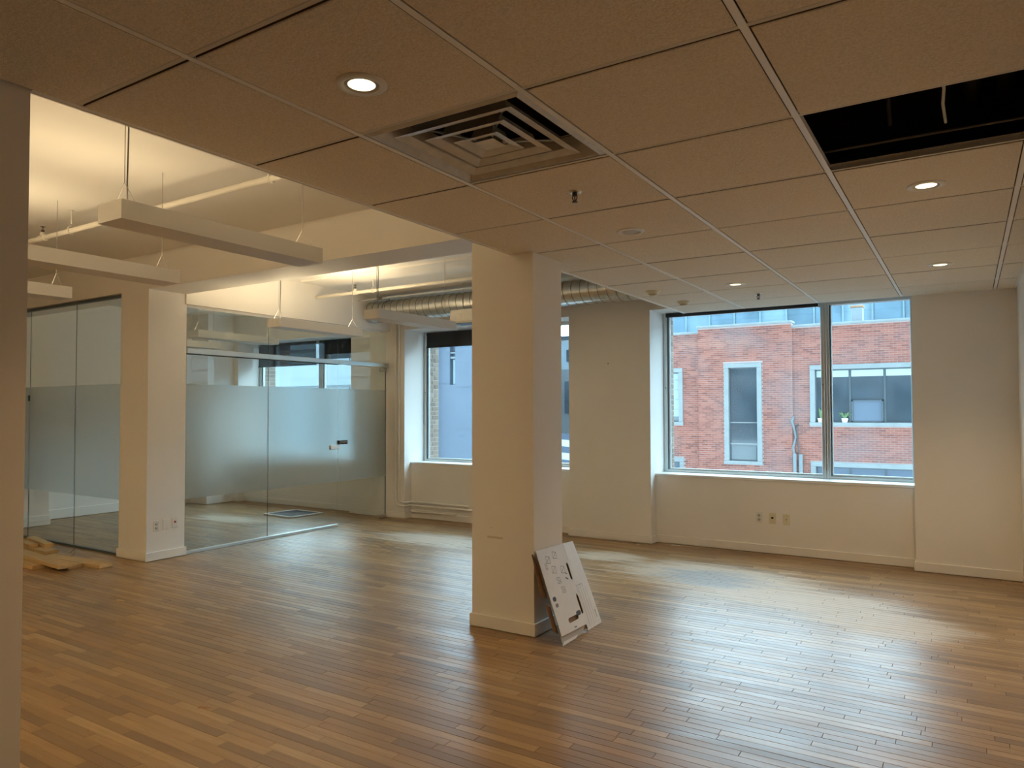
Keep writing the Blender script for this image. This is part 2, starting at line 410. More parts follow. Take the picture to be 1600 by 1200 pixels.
# ------------------------------------------------------------------ walls
YO, YX = YW + .085, YW + .35      # inner plaster face ends, outer brick face
def wall_mass(y0, y1, yrec):
    m = MB()
    for (a, b_) in [(XL - .2, -7.885), (-5.185, -4.11), (-1.41, -0.335), (2.37, XR + .2)]: m.box(a, b_, y0, y1, 0, ZS)
    for (a, b_) in BAYS: m.box(a, b_, yrec, y1, 0, SILL - .03); m.box(a, b_, y0, y1, HEAD, ZS)
    return m
struct(wall_mass(YP, YO, YR).build('wall_far', 'paint'), 'white window wall with flat piers and recessed windows', 'wall')
wf = struct(wall_mass(YO, YX, YO).build('wall_exterior', 'mortar'), 'tan brick outer facing of the window openings', 'wall')
bk = {}
for wd in (.09, .15):
    bk[wd] = MB().cbox(0, .006, 0, wd, 0, .0575, .002).mesh('brick', 'tan_brick')
for (a, b_) in BAYS:
    for k in range(28):
        z = SILL + .01 + k * .0675; y = YO + .006
        for wd in ((.09, .15) if k % 2 else (.15, .09)):
            link(bpy.data.objects.new('brick', bk[wd]), wf, (a, y, z)); y += wd + .01
m = MB(); BH, BT = .092, .016
def base_run(m, pts):
    """stepped baseboard along a poly-line of wall corners, room on the left-hand side"""
    for (p, q) in zip(pts[:-1], pts[1:]):
        x0, x1 = sorted((p[0], q[0])); y0, y1 = sorted((p[1], q[1]))
        m.cbox(x0 - BT, x1 + BT, y0 - BT, y1 + BT, .004, BH, .003)
for (a, b_) in [(XL, -7.885), (-5.185, -4.11), (-1.41, -0.335), (2.37, XR)]: m.cbox(a - BT, b_ + BT if b_ < 3 else b_, YP - BT, YP, .004, BH, .003)
for (a, b_) in BAYS:
    m.cbox(a, b_, YR - BT, YR, .004, BH, .003)
    m.cbox(a, a + BT, YP, YR, .004, BH, .003); m.cbox(b_ - BT, b_, YP, YR, .004, BH, .003)
struct(m.build('baseboard_far', 'trim_paint'), 'low white baseboard along the window wall', 'baseboard')
struct(MB().box(XR, XR + .2, YB, YP, 0, ZS).build('wall_right', 'paint'), 'white side wall right of the large window', 'wall')
struct(MB().box(XL - .3, XR + .2, YB - .2, YB, 0, ZS).build('wall_back', 'paint'), 'white wall behind the viewpoint', 'wall')
m = MB().box(XL - .2, XL, YB, YP, 0, ZS); m.box(XL, -7.95, 2.55, 2.95, 0, ZS); m.box(XL, -8.0, 5.45, YP, 0, ZS)
struct(m.build('wall_left', 'paint'), 'white end wall of the glass office with boxed-out piers', 'wall')
m = MB().cbox(XL, XL + BT, 2.95, 5.45, .004, .14, .003); m.cbox(XL, -7.95 + BT, 2.55 - BT, 2.95 + BT, .004, .14, .003); m.cbox(XL, -8.0 + BT, 5.45 - BT, YP - BT, .004, .14, .003)
struct(m.build('baseboard_left', 'trim_paint'), 'white baseboard inside the glass office', 'baseboard')
struct(MB().box(-.12, .092, YB, -.913, 0, HC + .02).build('wall_near', 'paint'), 'shaded wall end at the left edge of the picture', 'wall')
m = MB().box(XG - .06, XG + .06, 2.655, YP, 2.745, ZS)
struct(m.build('wall_partition', 'paint'), 'painted bulkhead above the glass office front', 'wall')
struct(MB().box(XL - .2, XR + .2, YB - .2, YP + .8, ZS, ZS + .25).build('ceiling_slab', 'paint_ceiling'), 'high white slab ceiling over the open area', 'ceiling')
struct(MB().box(-4.3, -.2, 4.18, YP, ZS - .018, ZS).build('ceiling_panel', 'paint_ceiling'), 'slightly lowered slab strip near the window wall', 'ceiling')
struct(MB().box(XL, XR, 2.235, 2.66, ZB, ZS).build('beam', 'paint'), 'white beam spanning from the glass office pillar to the column', 'beam')
struct(MB().box(XE - .012, XE, -.913, YP, HC - .004, ZS).build('trim_1', 'paint'), 'upstand closing the edge of the tiled ceiling', 'trim')
def pier(name, x0, x1, y0, y1, label, cat):
    o = MB().box(x0, x1, y0, y1, 0, ZB).build(name, 'paint'); struct(o, label, cat)
    b = MB(); b.cbox(x0 - BT, x1 + BT, y0 - BT, y0, .004, BH, .003); b.cbox(x0 - BT, x1 + BT, y1, y1 + BT, .004, BH, .003)
    b.cbox(x0 - BT, x0, y0, y1, .004, BH, .003); b.cbox(x1, x1 + BT, y0, y1, .004, BH, .003); b.build('baseboard', 'trim_paint', o)
    return o
column = pier('column', -.262, .262, 2.235, 2.65, 'white square column in the middle of the room with a leaning box', 'column')
pillar = pier('pillar', -4.93, -4.412, 2.235, 2.672, 'white square pillar at the corner of the glass office', 'column')
# scuff left by something rubbing on the column
s = MB().cbox(-.128, .006, 2.2342, 2.2352, .648, .664, .0003); s.cbox(-.1, -.085, 2.2342, 2.2352, .72, .726, .0003); s.build('scuff_mark', 'smudge', column)

# ------------------------------------------------------------------ suspended ceiling
ceil = empty('ceiling', (0, 0, HC)); struct(ceil, 'suspended ceiling of square textured tiles in a white grid', 'ceiling')
REV = .020
def tile_geo(w, d):
    ex, e0, e1, c = .0165, .0200, .0105, .0030
    def ring(x0, y0, x1, y1, z): return [(x0, y0, z), (x1, y0, z), (x1, y1, z), (x0, y1, z)]
    v = ring(ex, e0, w - ex, d - e1, REV) + ring(ex, e0, w - ex, d - e1, c) + ring(ex + c, e0 + c, w - ex - c, d - e1 - c, 0) \
        + ring(.003, .003, w - .003, d - .003, REV + .001) + ring(.003, .003, w - .003, d - .003, REV + .016)
    f = [(8, 11, 10, 9)]
    for a, b_ in ((4, 8), (0, 4), (12, 0), (16, 12)):
        for k in range(4): f.append((a + k, a + (k + 1) % 4, b_ + (k + 1) % 4, b_ + k))
    f.append((16, 17, 18, 19))
    return v, f
xs = [XE, T, 2 * T, 3 * T, 4 * T, XR]
rows = list(range(-7, 8))
tcache = {}
for ci in range(5):
    for j in rows:
        y0, y1 = j * T, min((j + 1) * T, YP)
        if (ci, j) in ((1, 0), (3, 1)): continue      # air diffuser, missing tile
        w, d = round(xs[ci + 1] - xs[ci], 4), round(y1 - y0, 4)
        if d < .05: continue
        if (w, d) not in tcache:
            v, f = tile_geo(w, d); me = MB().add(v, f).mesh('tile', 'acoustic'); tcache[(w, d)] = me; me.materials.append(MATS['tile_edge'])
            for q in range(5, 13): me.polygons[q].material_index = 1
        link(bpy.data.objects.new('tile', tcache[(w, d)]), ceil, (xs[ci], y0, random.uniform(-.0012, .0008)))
for i in range(1, 5):
    MB().box(xs[i] - .012, xs[i] + .012, YB, YP, .001, .004).box(xs[i] - .002, xs[i] + .002, YB, YP, .004, .05).build('main_runner', 'tbar', ceil)
for j in rows:
    for ci in range(5):
        MB().box(xs[ci] + .012, xs[ci + 1] - .012, j * T - .0095, j * T + .0090, .0015, .004).box(xs[ci] + .012, xs[ci + 1] - .012, j * T - .002, j * T + .002, .004, .022).build('cross_tee', 'tee', ceil)
MB().box(XE, XE + .02, -.913, YP, -.001, .003).box(XE, XE + .003, -.913, YP, 0, .03).build('edge_angle', 'tbar', ceil)
MB().box(XR - .022, XR - .001, YB, YP, .001, .004).build('edge_angle', 'tbar', ceil)
MB().box(XE, XR, YP - .022, YP - .001, .001, .004).build('edge_angle', 'tbar', ceil)
# void above the missing tile: near-black panels for its shade, cables and services
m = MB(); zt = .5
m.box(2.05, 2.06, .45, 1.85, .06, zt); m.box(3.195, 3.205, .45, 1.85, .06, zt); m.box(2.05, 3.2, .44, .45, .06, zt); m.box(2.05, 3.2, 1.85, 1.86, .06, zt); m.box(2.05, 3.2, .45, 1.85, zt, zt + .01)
m.build('plenum_shade_box', 'plenum', ceil)
tag(MB().tube([(2.1, 1.5, HC + .09), (3.18, 1.5, HC + .085)], .007).build('plenum_conduit', 'galv_seam'), 'thin conduit crossing inside the open ceiling gap', 'conduit')
tag(MB().tube([(2.755, .86, HC + .4), (2.75, 1.0, HC + .2), (2.762, 1.1, HC + .12), (2.755, 1.22, HC + .105), (2.76, 1.43, HC + .10)], .006, 6).build('plenum_cable', 'cable_white'), 'pale cable dangling inside the open ceiling gap', 'cable')
tag(MB().tube([(2.58, .95, HC + .48), (2.56, 1.2, HC + .3), (2.55, 1.45, HC + .14)], .009, 6).build('plenum_chain', 'black'), 'dark chain hanging inside the open ceiling gap', 'chain')
for k, xx in enumerate((2.86, 2.98)):
    tag(MB().tube([(xx, .6, HC + .30), (xx, 1.75, HC + .30)], .035, 12).build('plenum_pipe', 'plenum'), ['dark pipe nearer the cable inside the ceiling gap', 'dark pipe farther from the cable inside the ceiling gap'][k], 'pipe')

# ------------------------------------------------------------------ ceiling fittings
def downlight(x, y, lit, label, energy=38):
    r = empty('downlight', (x, y, HC)); tag(r, label, 'downlight', 'round recessed downlights in the tiles')
    MB().lathe([(.0865, .0005), (.0865, -.004), (.080, -.009), (.064, -.010), (.060, -.006), (.058, -.0015)], n=36).build('trim_ring', 'plastic_white', r)
    MB().lathe([(.058, -.0012), (.050, -.006), (.047, -.004)], n=32).build('baffle', 'plastic_grey', r)
    MB().lathe([(.0001, -.0062), (.03, -.0060), (.0468, -.0045)], n=28).build('lens', 'lamp_glow' if lit else 'plastic_grey', r)
    if lit:
        l = bpy.data.lights.new('downlight_lamp', 'SPOT'); l.energy = energy * LAMP; l.color = (1.0, 0.65, 0.31); l.spot_size = 2.1; l.spot_blend = .8; l.shadow_soft_size = .04
        o = bpy.data.objects.new('downlight_lamp', l); COL.objects.link(o); o.parent = r; o.location = (0, 0, -.02)
downlight(1.096, -.331, True, 'lit downlight with wide white ring beside the square air diffuser')
downlight(1.069, 2.057, False, 'unlit downlight between the ceiling sprinkler and the far tiles')
downlight(2.663, 1.997, True, 'lit downlight just past the missing ceiling tile', 62)
downlight(2.659, 4.316, True, 'lit downlight by the right wall near the window', 62)
downlight(1.103, 4.335, True, 'small lit downlight close to the window sprinkler')
for (x, y, w) in ((2.66, -.33, 'above the viewpoint beside the missing tile row, added out of view for warm light'), (1.09, -2.65, 'behind the viewpoint near the shaded wall end'), (2.66, -2.65, 'behind the viewpoint near the right wall'), (1.09, -4.95, 'by the back wall near the shaded wall end'), (2.66, -4.95, 'by the back wall near the right wall')):
    downlight(x, y, x > 2 and y > -1, ('lit' if x > 2 and y > -1 else 'unlit') + ' downlight ' + w)  # unseen lamps extend the grid; the lit one is added for warm light

def sprinkler(x, y, label):
    r = empty('ceiling_sprinkler', (x, y, HC)); tag(r, label, 'sprinkler', 'pendent sprinklers in the tiles')
    MB().lathe([(.037, 0), (.036, -.003), (.028, -.007), (.014, -.008)], n=24).build('escutcheon', 'chrome', r)
    MB().lathe([(.013, -.006), (.013, -.02), (.009, -.022)], n=14).build('body', 'bronze', r)
    b = MB(); b.tube([(.011, 0, -.02), (.013, 0, -.032), (.004, 0, -.05)], .0032, 6); b.tube([(-.011, 0, -.02), (-.013, 0, -.032), (-.004, 0, -.05)], .0032, 6); b.tube([(0, 0, -.02), (0, 0, -.05)], .003, 6)
    b.build('yoke', 'bronze', r)
    MB().lathe([(.0001, -.05), (.016, -.051), (.016, -.054), (.0001, -.054)], n=18).build('deflector', 'bronze', r)
sprinkler(1.147, 1.152, 'ceiling sprinkler in the tile just past the air diffuser')
sprinkler(1.145, 4.991, 'ceiling sprinkler near the top of the large window')

def detector(x, y, label):
    r = empty('smoke_detector', (x, y, HC)); tag(r, label, 'smoke detector', 'smoke detectors near the window wall')
    MB().lathe([(.066, 0), (.066, -.009), (.060, -.014)], n=30).build('base', 'plastic_ivory', r)
    MB().lathe([(.056, -.012), (.050, -.026), (.036, -.033), (.032, -.046), (.0001, -.048)], n=30).build('chamber', 'plastic_ivory', r)
    MB().lathe([(.0385, -.0315), (.0385, -.0345), (.034, -.036)], n=30).build('vent_ring', 'bronze', r)
detector(.352, 4.292, 'cream smoke detector nearer the column')
detector(.381, 5.071, 'cream smoke detector nearer the window')

def diffuser():
    x0, y0 = 1 * T, 0.0; c = (x0 + T / 2, y0 + T / 2)
    r = empty('air_diffuser', (c[0], c[1], HC)); tag(r, 'square white louvred air diffuser set in the tile grid', 'vent')
    def ring(a0, z0, a1, z1, th):
        b = MB(); v = []
        for (a, z) in ((a0, z0), (a1, z1), (a1 - th, z1 + th * .3), (a0 - th, z0 + th * .3)):
            v += [(-a, -a, z), (a, -a, z), (a, a, z), (-a, a, z)]
        f = []
        for s in range(4):
            for k in range(4): f.append((s * 4 + k, s * 4 + (k + 1) % 4, ((s + 1) % 4) * 4 + (k + 1) % 4, ((s + 1) % 4) * 4 + k))
        return b.add(v, f)
    ring(.366, .004, .345, -.002, .004).build('frame', 'vent_metal', r)
    ring(.345, -.002, .275, .085, .003).build('collar', 'vent_metal', r)
    for a in (.282, .194, .108):
        lv = ring(a - .046, .012, a - .062, .062, .003).build('louver', 'vent_metal', r)
        ring(a, .0, a - .046, .012, .003).build('louver_lip', 'vent_metal', lv)
    MB().add([(-.05, -.05, .004), (.05, -.05, .004), (.05, .05, .004), (-.05, .05, .004), (0, 0, .03)], [(3, 2, 1, 0), (0, 1, 4), (1, 2, 4), (2, 3, 4), (3, 0, 4)]).build('core', 'vent_metal', r)
    b = MB()
    for a in ((1, 1), (1, -1), (-1, 1), (-1, -1)): b.tube([(a[0] * .04, a[1] * .04, .02), (a[0] * .22, a[1] * .22, .05)], .005, 6)
    b.build('bracket', 'alu', r)
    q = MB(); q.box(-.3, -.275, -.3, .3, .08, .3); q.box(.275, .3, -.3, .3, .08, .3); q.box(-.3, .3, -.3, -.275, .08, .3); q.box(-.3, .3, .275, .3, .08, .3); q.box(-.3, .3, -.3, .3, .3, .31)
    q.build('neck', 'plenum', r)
diffuser()

# ------------------------------------------------------------------ pendant light boxes
def pendant(x, y0, zb, lit, label, group, energy=60, power=True):
    W, LN, HT = .20, 1.22, .09
    r = empty('pendant_light', (x, y0, zb)); tag(r, label, 'pendant light', group)
    b = MB(); t = .006; w = W / 2
    b.box(-w, w, 0, LN, 0, t); b.box(-w, -w + t, 0, LN, t, HT); b.box(w - t, w, 0, LN, t, HT); b.box(-w + t, w - t, 0, t, t, HT); b.box(-w + t, w - t, LN - t, LN, t, HT)
    b.build('housing', 'pendant_white', r)
    MB().tube([(0, .04, .035), (0, LN - .04, .035)], .016, 10).build('lamp_tube', 'tube_glow' if lit else 'plastic_white', r)
    for yy in (.07, LN - .07):
        b = MB(); b.tube([(0, yy, ZS - zb), (0, yy, HT + .11)], .0022, 6)
        b.tube([(0, yy, HT + .11), (-w + .01, yy, HT - .002)], .0014, 5); b.tube([(0, yy, HT + .11), (w - .01, yy, HT - .002)], .0014, 5)
        b.build('suspension_cable', 'wire', r)
    if power:
        MB().tube([(.006, .075, ZS - zb), (.012, .08, .45), (.008, .078, .2), (.004, .085, .04)], .004, 6).build('power_cord', 'cord', r)
    if lit:
        l = bpy.data.lights.new('uplight', 'AREA'); l.shape = 'RECTANGLE'; l.size = .15; l.size_y = LN - .1; l.energy = energy * LAMP; l.color = (1.0, 0.77, 0.45)
        o = bpy.data.objects.new('uplight', l); COL.objects.link(o); o.parent = r; o.location = (0, LN / 2, HT - .012); o.rotation_euler = (PI, 0, 0)
GP = 'white box pendant lights'
pendant(-.525, -.30, 2.45, True, 'white box pendant nearest the tiled ceiling edge, seen from its end', GP, 4.5)
pendant(-1.86, -.36, 2.45, True, 'second white box pendant from the tiled ceiling, before the beam', GP, 4.5)
pendant(-3.17, -.42, 2.45, True, 'third white box pendant, lowest in view beside the shaded wall end', GP, 6)
pendant(-3.32, 2.95, 2.45, True, 'white box pendant glowing against the bulkhead of the glass office', GP, 26)
pendant(-1.98, 3.0, 2.45, False, 'white box pendant in front of the silver duct', GP)
for k, x in enumerate((-.525, -1.86, -3.17, -4.5)):  # unseen row at the same spacing, added for warm bounce light
    pendant(x, -3.62, 2.45, True, 'fill-light pendant added out of view behind the shaded wall end, ' + ['nearest', 'second from', 'third from', 'farthest from'][k] + ' the tiled ceiling', GP, 46, False)
GP2 = 'pendant lights inside the glass office'
pendant(-5.15, 3.25, 2.47, True, 'box pendant inside the glass office, nearer the glass front', GP2, 9, False)
pendant(-6.4, 3.27, 2.47, True, 'box pendant inside the glass office, farther from the glass front', GP2, 9, False)

# ------------------------------------------------------------------ pipes, duct, air unit
def sprinkler_pipe(x0, x1, y, z, spr, hang, label):
    r = empty('sprinkler_pipe', (x0, y, z)); tag(r, label, 'pipe', 'painted sprinkler pipes under the slab')
    MB().tube([(0, 0, 0), (x1 - x0, 0, 0)], .021, 14).build('pipe', 'pipe_paint', r)
    for s in spr:
        p = MB().lathe([(.027, -.045), (.027, .045)], c=(s - x0, 0, 0), n=14, ax='x').lathe([(.022, .0), (.022, .045), (.016, .05)], c=(s - x0, 0, 0), n=14).build('tee_fitting', 'pipe_paint', r)
        h = MB().lathe([(.013, .048), (.013, .066), (.009, .07)], c=(s - x0, 0, 0), n=12)
        h.tube([(s - x0 - .011, 0, .066), (s - x0 - .012, 0, .08), (s - x0 - .003, 0, .096)], .003, 6); h.tube([(s - x0 + .011, 0, .066), (s - x0 + .012, 0, .08), (s - x0 + .003, 0, .096)], .003, 6)
        h.lathe([(.0001, .095), (.019, .096), (.019, .100), (.0001, .100)], c=(s - x0, 0, 0), n=14)
        h.build('upright_head', 'bronze', p)
    for s in hang:
        h = MB(); h.tube([(s - x0, 0, .055), (s - x0, 0, ZS - z)], .0055, 8)
        h.tube([(s - x0, .03 * math.sin(a), .03 * math.cos(a) * 1.1 + .004) for a in [2 * PI * k / 14 for k in range(15)]], .004, 6, False)
        h.lathe([(.02, ZS - z - .006), (.02, ZS - z)], c=(s - x0, 0, 0), n=12)
        h.build('hanger', 'pipe_paint', r)
sprinkler_pipe(XL, XE - .02, .93, 3.05, [-3.83], [-3.36, -.9], 'white sprinkler pipe above the near pendants')
sprinkler_pipe(XG + .06, -.3, 4.52, 3.06, [-3.685], [-3.38, -1.2], 'white sprinkler pipe running above the silver duct')

DY, DZ, DR = 5.55, 2.968, .146
r = empty('spiral_duct', (XG + .06, DY, DZ)); tag(r, 'silver spiral duct under the slab along the window wall', 'duct')
x1 = 1.3 - XG
MB().lathe([(DR, 0), (DR, x1)], n=40, ax='x').build('duct_shell', 'galv', r)
b = MB(); P = .112
pts = []; n = int(x1 / P * 20)
for k in range(n):
    a = 2 * PI * k / 20; pts.append((P * k / 20, (DR + .001) * math.cos(a), (DR + .001) * math.sin(a)))
b.tube(pts, .0042, 5); b.build('spiral_seam', 'galv_seam', r)
for s in (.35, 2.4):
    h = MB(); h.tube([(s, .15 * math.cos(a), .15 * math.sin(a)) for a in [2 * PI * k / 24 for k in range(25)]], .004, 5, False); h.tube([(s, 0, .15), (s, 0, ZS - DZ)], .004, 6)
    h.build('duct_hanger', 'galv_seam', r)
r = empty('conduit', (XG + .06, 5.3, 3.115)); tag(r, 'thin grey conduit along the top of the silver duct', 'conduit')
MB().tube([(0, 0, 0), (4.2, 0, 0)], .011, 8).build('tube', 'plastic_grey', r)
MB().lathe([(.018, -.03), (.018, .03)], c=(.42, 0, 0), n=10, ax='x').build('coupling', 'galv_seam', r)
r = empty('air_unit', (-2.705, 5.2, 2.66)); tag(r, 'pale boxy air unit below the silver duct, half hidden by the column', 'air unit')
MB().cbox(0, 1.0, 0, .2, .02, .18, .006).build('casing', 'vent_metal', r)
MB().box(.05, .95, -.004, .19, 0, .018).build('outlet_slot', 'alu_dark', r)
MB().cbox(.03, .97, -.012, .012, .008, .018, .002).build('air_flap', 'plastic_white', r)
for s in (.1, .9): MB().tube([(s, .15, .18), (s, .15, ZS - 2.66)], .005, 6).build('hanger_rod', 'wire', r)

r = empty('ceiling_sensor', (-2.588, 4.97, ZS - .018)); tag(r, 'small flat sensor disc hanging from the slab above the silver duct', 'sensor')
MB().lathe([(.008, 0), (.008, -.03), (.012, -.032)], n=10).build('stem', 'plastic_white', r); MB().lathe([(.05, -.03), (.055, -.036), (.04, -.042), (.0001, -.043)], n=20).build('disc', 'plastic_white', r)
# painted pipes at the pier beside the left window
def wall_pipe(x, z, dx, rad, label):
    yy = YP - .02
    tag(MB().tube([(x, yy, ZS), (x, yy, z + .06), (x + .02, yy, z + .015), (x + .06, yy, z), (-4.11 + .0, yy, z), (-4.085, yy + .02, z), (-4.085, YR - .06, z), (-4.06, YR - .035, z), (-4.11 + dx, YR - .035, z - .0)], rad, 10).build('heating_pipe', 'trim_paint'), label, 'pipe')
wall_pipe(-4.257, .185, 2.5, .016, 'painted pipe on the pier that turns along the wall, outer one')
wall_pipe(-4.195, .235, 1.06, .016, 'painted pipe on the pier that turns along the wall, inner one')
tag(MB().cbox(-4.08, -3.27, YR - .05, YR - .018, .09, .13, .004).build('wall_raceway', 'trim_paint'), 'short painted raceway low under the left window', 'raceway')

# ------------------------------------------------------------------ windows
def window(name, a, b_, mull, label):
    r = empty(name, (a, YW, SILL)); struct(r, label, 'window')
    w = b_ - a; h = HEAD - SILL
    MB().cbox(-.0, w, YR - YW - .012, .02, -.03, 0, .004).build('window_sill', 'sill_paint', r)
    def fr(x0, x1, z0, z1, y0, y1, mat, nm): return MB().cbox(x0, x1, y0, y1, z0, z1, .003).build(nm, mat, r)
    # outer frame
    fr(0, .05, 0, h, -.01, .08, 'alu', 'frame_jamb'); fr(w - .04, w, 0, h, -.01, .08, 'alu', 'frame_jamb')
    fr(.05, w - .04, 0, .03, -.01, .08, 'alu', 'frame_rail'); fr(.05, w - .04, h - .04, h, -.01, .08, 'alu', 'frame_rail')
    # dark inner gasket track and sliding sash stiles
    fr(.05, .062, .03, h - .04, .0, .05, 'alu_dark', 'track'); fr(.062, .078, .03, h - .04, .01, .05, 'alu', 'sash_stile')
    mx = mull - a
    fr(mx - .05, mx - .015, .0, h, -.03, .06, 'alu', 'mullion'); fr(mx - .015, mx + .008, .0, h, -.022, .05, 'steel', 'mullion'); fr(mx + .008, mx + .036, .0, h, -.016, .06, 'alu', 'mullion'); fr(mx + .036, mx + .046, .03, h - .04, -.005, .05, 'alu_dark', 'track')
    fr(mx + .046, mx + .056, .03, h - .04, -.0, .05, 'alu', 'sash_stile')
    fr(.078, mx - .05, .03, .048, .01, .05, 'alu', 'sash_rail'); fr(mx + .056, w - .04, .03, .05, .01, .05, 'alu', 'sash_rail')
    MB().box(.075, mx - .045, .028, .034, .045, h - .045).build('pane', 'glass_window', r)
    MB().box(mx + .052, w - .035, .028, .034, .045, h - .045).build('pane', 'glass_window', r)
    for (q, yy) in ((.03, -.01), (mx - .03, -.03)): MB().lathe([(.006, 0), (.006, -.006), (.003, -.008)], c=(q, yy, h * .53), n=10, ax='y').build('lock_pin', 'black', r)
    return r
window('window_1', *BAYS[1], -2.7, 'tall window between the glass office and the column')
window('window_2', *BAYS[2], 1.52, 'large aluminium window with one mullion facing the red brick building')
window('window_3', *BAYS[0], -6.3, 'window inside the glass office')

def blind(x0, x1, z_top, z_bot, label, chain=False):
    y = YW - .07; r = empty('roller_blind', (x0, y, z_bot)); tag(r, label, 'blind', 'black roller blinds')
    MB().lathe([(.026, 0), (.026, x1 - x0)], c=(0, 0, z_top - z_bot - .028), n=16, ax='x').build('roller', 'blind', r)
    if z_top - z_bot > .1:
        MB().box(.012, x1 - x0 - .012, -.028, -.0265, .02, z_top - z_bot - .03).build('cloth', 'blind', r)
        MB().cbox(.004, x1 - x0 - .004, -.036, -.018, 0, .022, .003).build('bottom_bar', 'black', r)
    for q in (-.01, x1 - x0): MB().box(q, q + .01, -.03, .03, z_top - z_bot - .06, z_top - z_bot).build('bracket', 'alu', r)
    if chain:
        b = MB(); zz = z_top - z_bot - .05
        b.tube([(-.035, -.05, zz), (-.037, -.05, zz - 1.3), (-.025, -.05, zz - 1.34), (-.012, -.05, zz - 1.3), (-.014, -.05, zz)], .0022, 5, False)
        b.build('pull_chain', 'wire', r)
blind(-3.99, -2.75, 2.735, 2.50, 'black roller blind lowered a little in the window by the glass office', True)
blind(-.27, 1.46, 2.748, 2.69, 'black roller blind rolled up at the top of the large window')
blind(-7.80, -6.33, 2.745, 2.34, 'black blind seen through the office glass, nearer the end wall')
blind(-6.27, -5.23, 2.745, 2.42, 'black blind seen through the office glass, nearer the pier')

# ------------------------------------------------------------------ glass partitions
FZ0, FZ1 = .605, 1.87
r = empty('glass_partition', (XG, 2.69, 0)); tag(r, 'clear glass wall with a frosted band and silver floor track', 'glass wall', 'glass office front')
YD = 4.97
for (a, b_) in ((2.69, 3.806), (3.809, YD)):
    p = MB().box(-.006, .006, a - 2.69, b_ - 2.69, .03, 2.74).build('pane', 'glass_partition', r)
    MB().box(.0068, .0085, a - 2.69 + .001, b_ - 2.69 - .001, FZ0, FZ1).build('frost_film', 'frost', p)
MB().cbox(-.022, .022, 0, YD - 2.69, .0, .032, .003).build('floor_track', 'alu', r)
MB().cbox(-.02, .02, 0, YD - 2.69, 2.715, 2.745, .003).build('head_channel', 'trim_paint', r)
MB().cbox(-.03, .03, 0, YD - 2.69, 2.205, 2.265, .004).build('header_bar', 'alu', r)
MB().box(-.028, .028, 0, YD - 2.69, 2.198, 2.206).build('header_gasket', 'black', r)
MB().cbox(.008, .045, YD - 2.69 - .165, YD - 2.69 + .002, 1.045, 1.105, .008).build('strike_box', 'plastic_white', r)
tr = empty('glass_transom', (XG, YD, 2.2)); tag(tr, 'clear glass transom and silver rail over the glass office door', 'transom', 'glass office front')
MB().box(-.006, .006, .003, YP - YD - .03, .062, .54).build('pane', 'glass_partition', tr)
MB().cbox(-.03, .03, .0005, YP - YD, .005, .065, .004).build('header_bar', 'alu', tr)
MB().cbox(-.02, .02, .0005, YP - YD, .515, .545, .003).build('head_channel', 'trim_paint', tr)
MB().cbox(-.036, .036, YP - YD - .05, YP - YD - .002, .0, .07, .004).build('wall_bracket', 'steel', tr)
d = empty('glass_door', (XG, YP - .03, 0)); tag(d, 'closed glass door with a frosted band beside the window pier', 'glass door', 'glass office front')
p = MB().box(-.006, .006, YD + .005 - YP + .03, 0, .012, 2.19).build('pane', 'glass_partition', d)
MB().box(.0068, .0085, YD + .006 - YP + .03, -.001, FZ0, FZ1).build('frost_film', 'frost', p)
MB().box(-.0065, .0065, -.004, -.0002, .012, 2.19).build('edge_seal', 'seal', d)
MB().cbox(-.03, .03, YD + .01 - YP + .03, YD + .17 - YP + .03, 1.11, 1.165, .006).build('lock_body', 'bronze', d)
h = MB().tube([(.03, YD + .06 - YP + .03, 1.125), (.055, YD + .06 - YP + .03, 1.125), (.058, YD + .13 - YP + .03, 1.125)], .008, 8); h.build('handle', 'bronze', d)
MB().cbox(-.02, .02, -.16, .0, .0, .055, .004).build('pivot_shoe', 'steel', d)
MB().cbox(-.02, .02, -.12, .0, 2.14, 2.196, .004).build('pivot_shoe', 'steel', d)
MB().box(-.003, .003, 3.806 - 2.69, 3.809 - 2.69, .03, 2.74).build('joint_seal', 'seal', r)
MB().box(-.0065, .0065, .001, .006, .03, 2.74).build('joint_seal', 'seal', r)
r = empty('glass_partition', (-4.93, YG, 0)); tag(r, 'clear glass wall with frosted band left of the office pillar', 'glass wall', 'glass office front')
for (a, b_) in ((-4.932, -5.96), (-5.963, -7.05), (-7.053, -8.44)):
    p = MB().box(b_ + 4.93, a + 4.93, -.006, .006, .02, ZB - .012).build('pane', 'glass_partition', r)
    MB().box(b_ + 4.931, a + 4.929, -.0085, -.0068, FZ0, FZ1).build('frost_film', 'frost', p)
for q in (-5.9615, -7.0515): MB().box(q - .0015 + 4.93, q + .0015 + 4.93, -.003, .003, .02, ZB - .012).build('joint_seal', 'seal', r)
MB().cbox(-3.5, 0, -.02, .02, .0, .025, .003).build('floor_track', 'alu_dark', r)
MB().cbox(-3.5, 0, -.022, .022, ZB - .035, ZB - .002, .003).build('head_channel', 'alu_dark', r)
MB().cbox(-7.045 + 4.93, -7.03 + 4.93, -.03, -.008, 1.70, 1.77, .002).build('patch_clip', 'alu_dark', r)

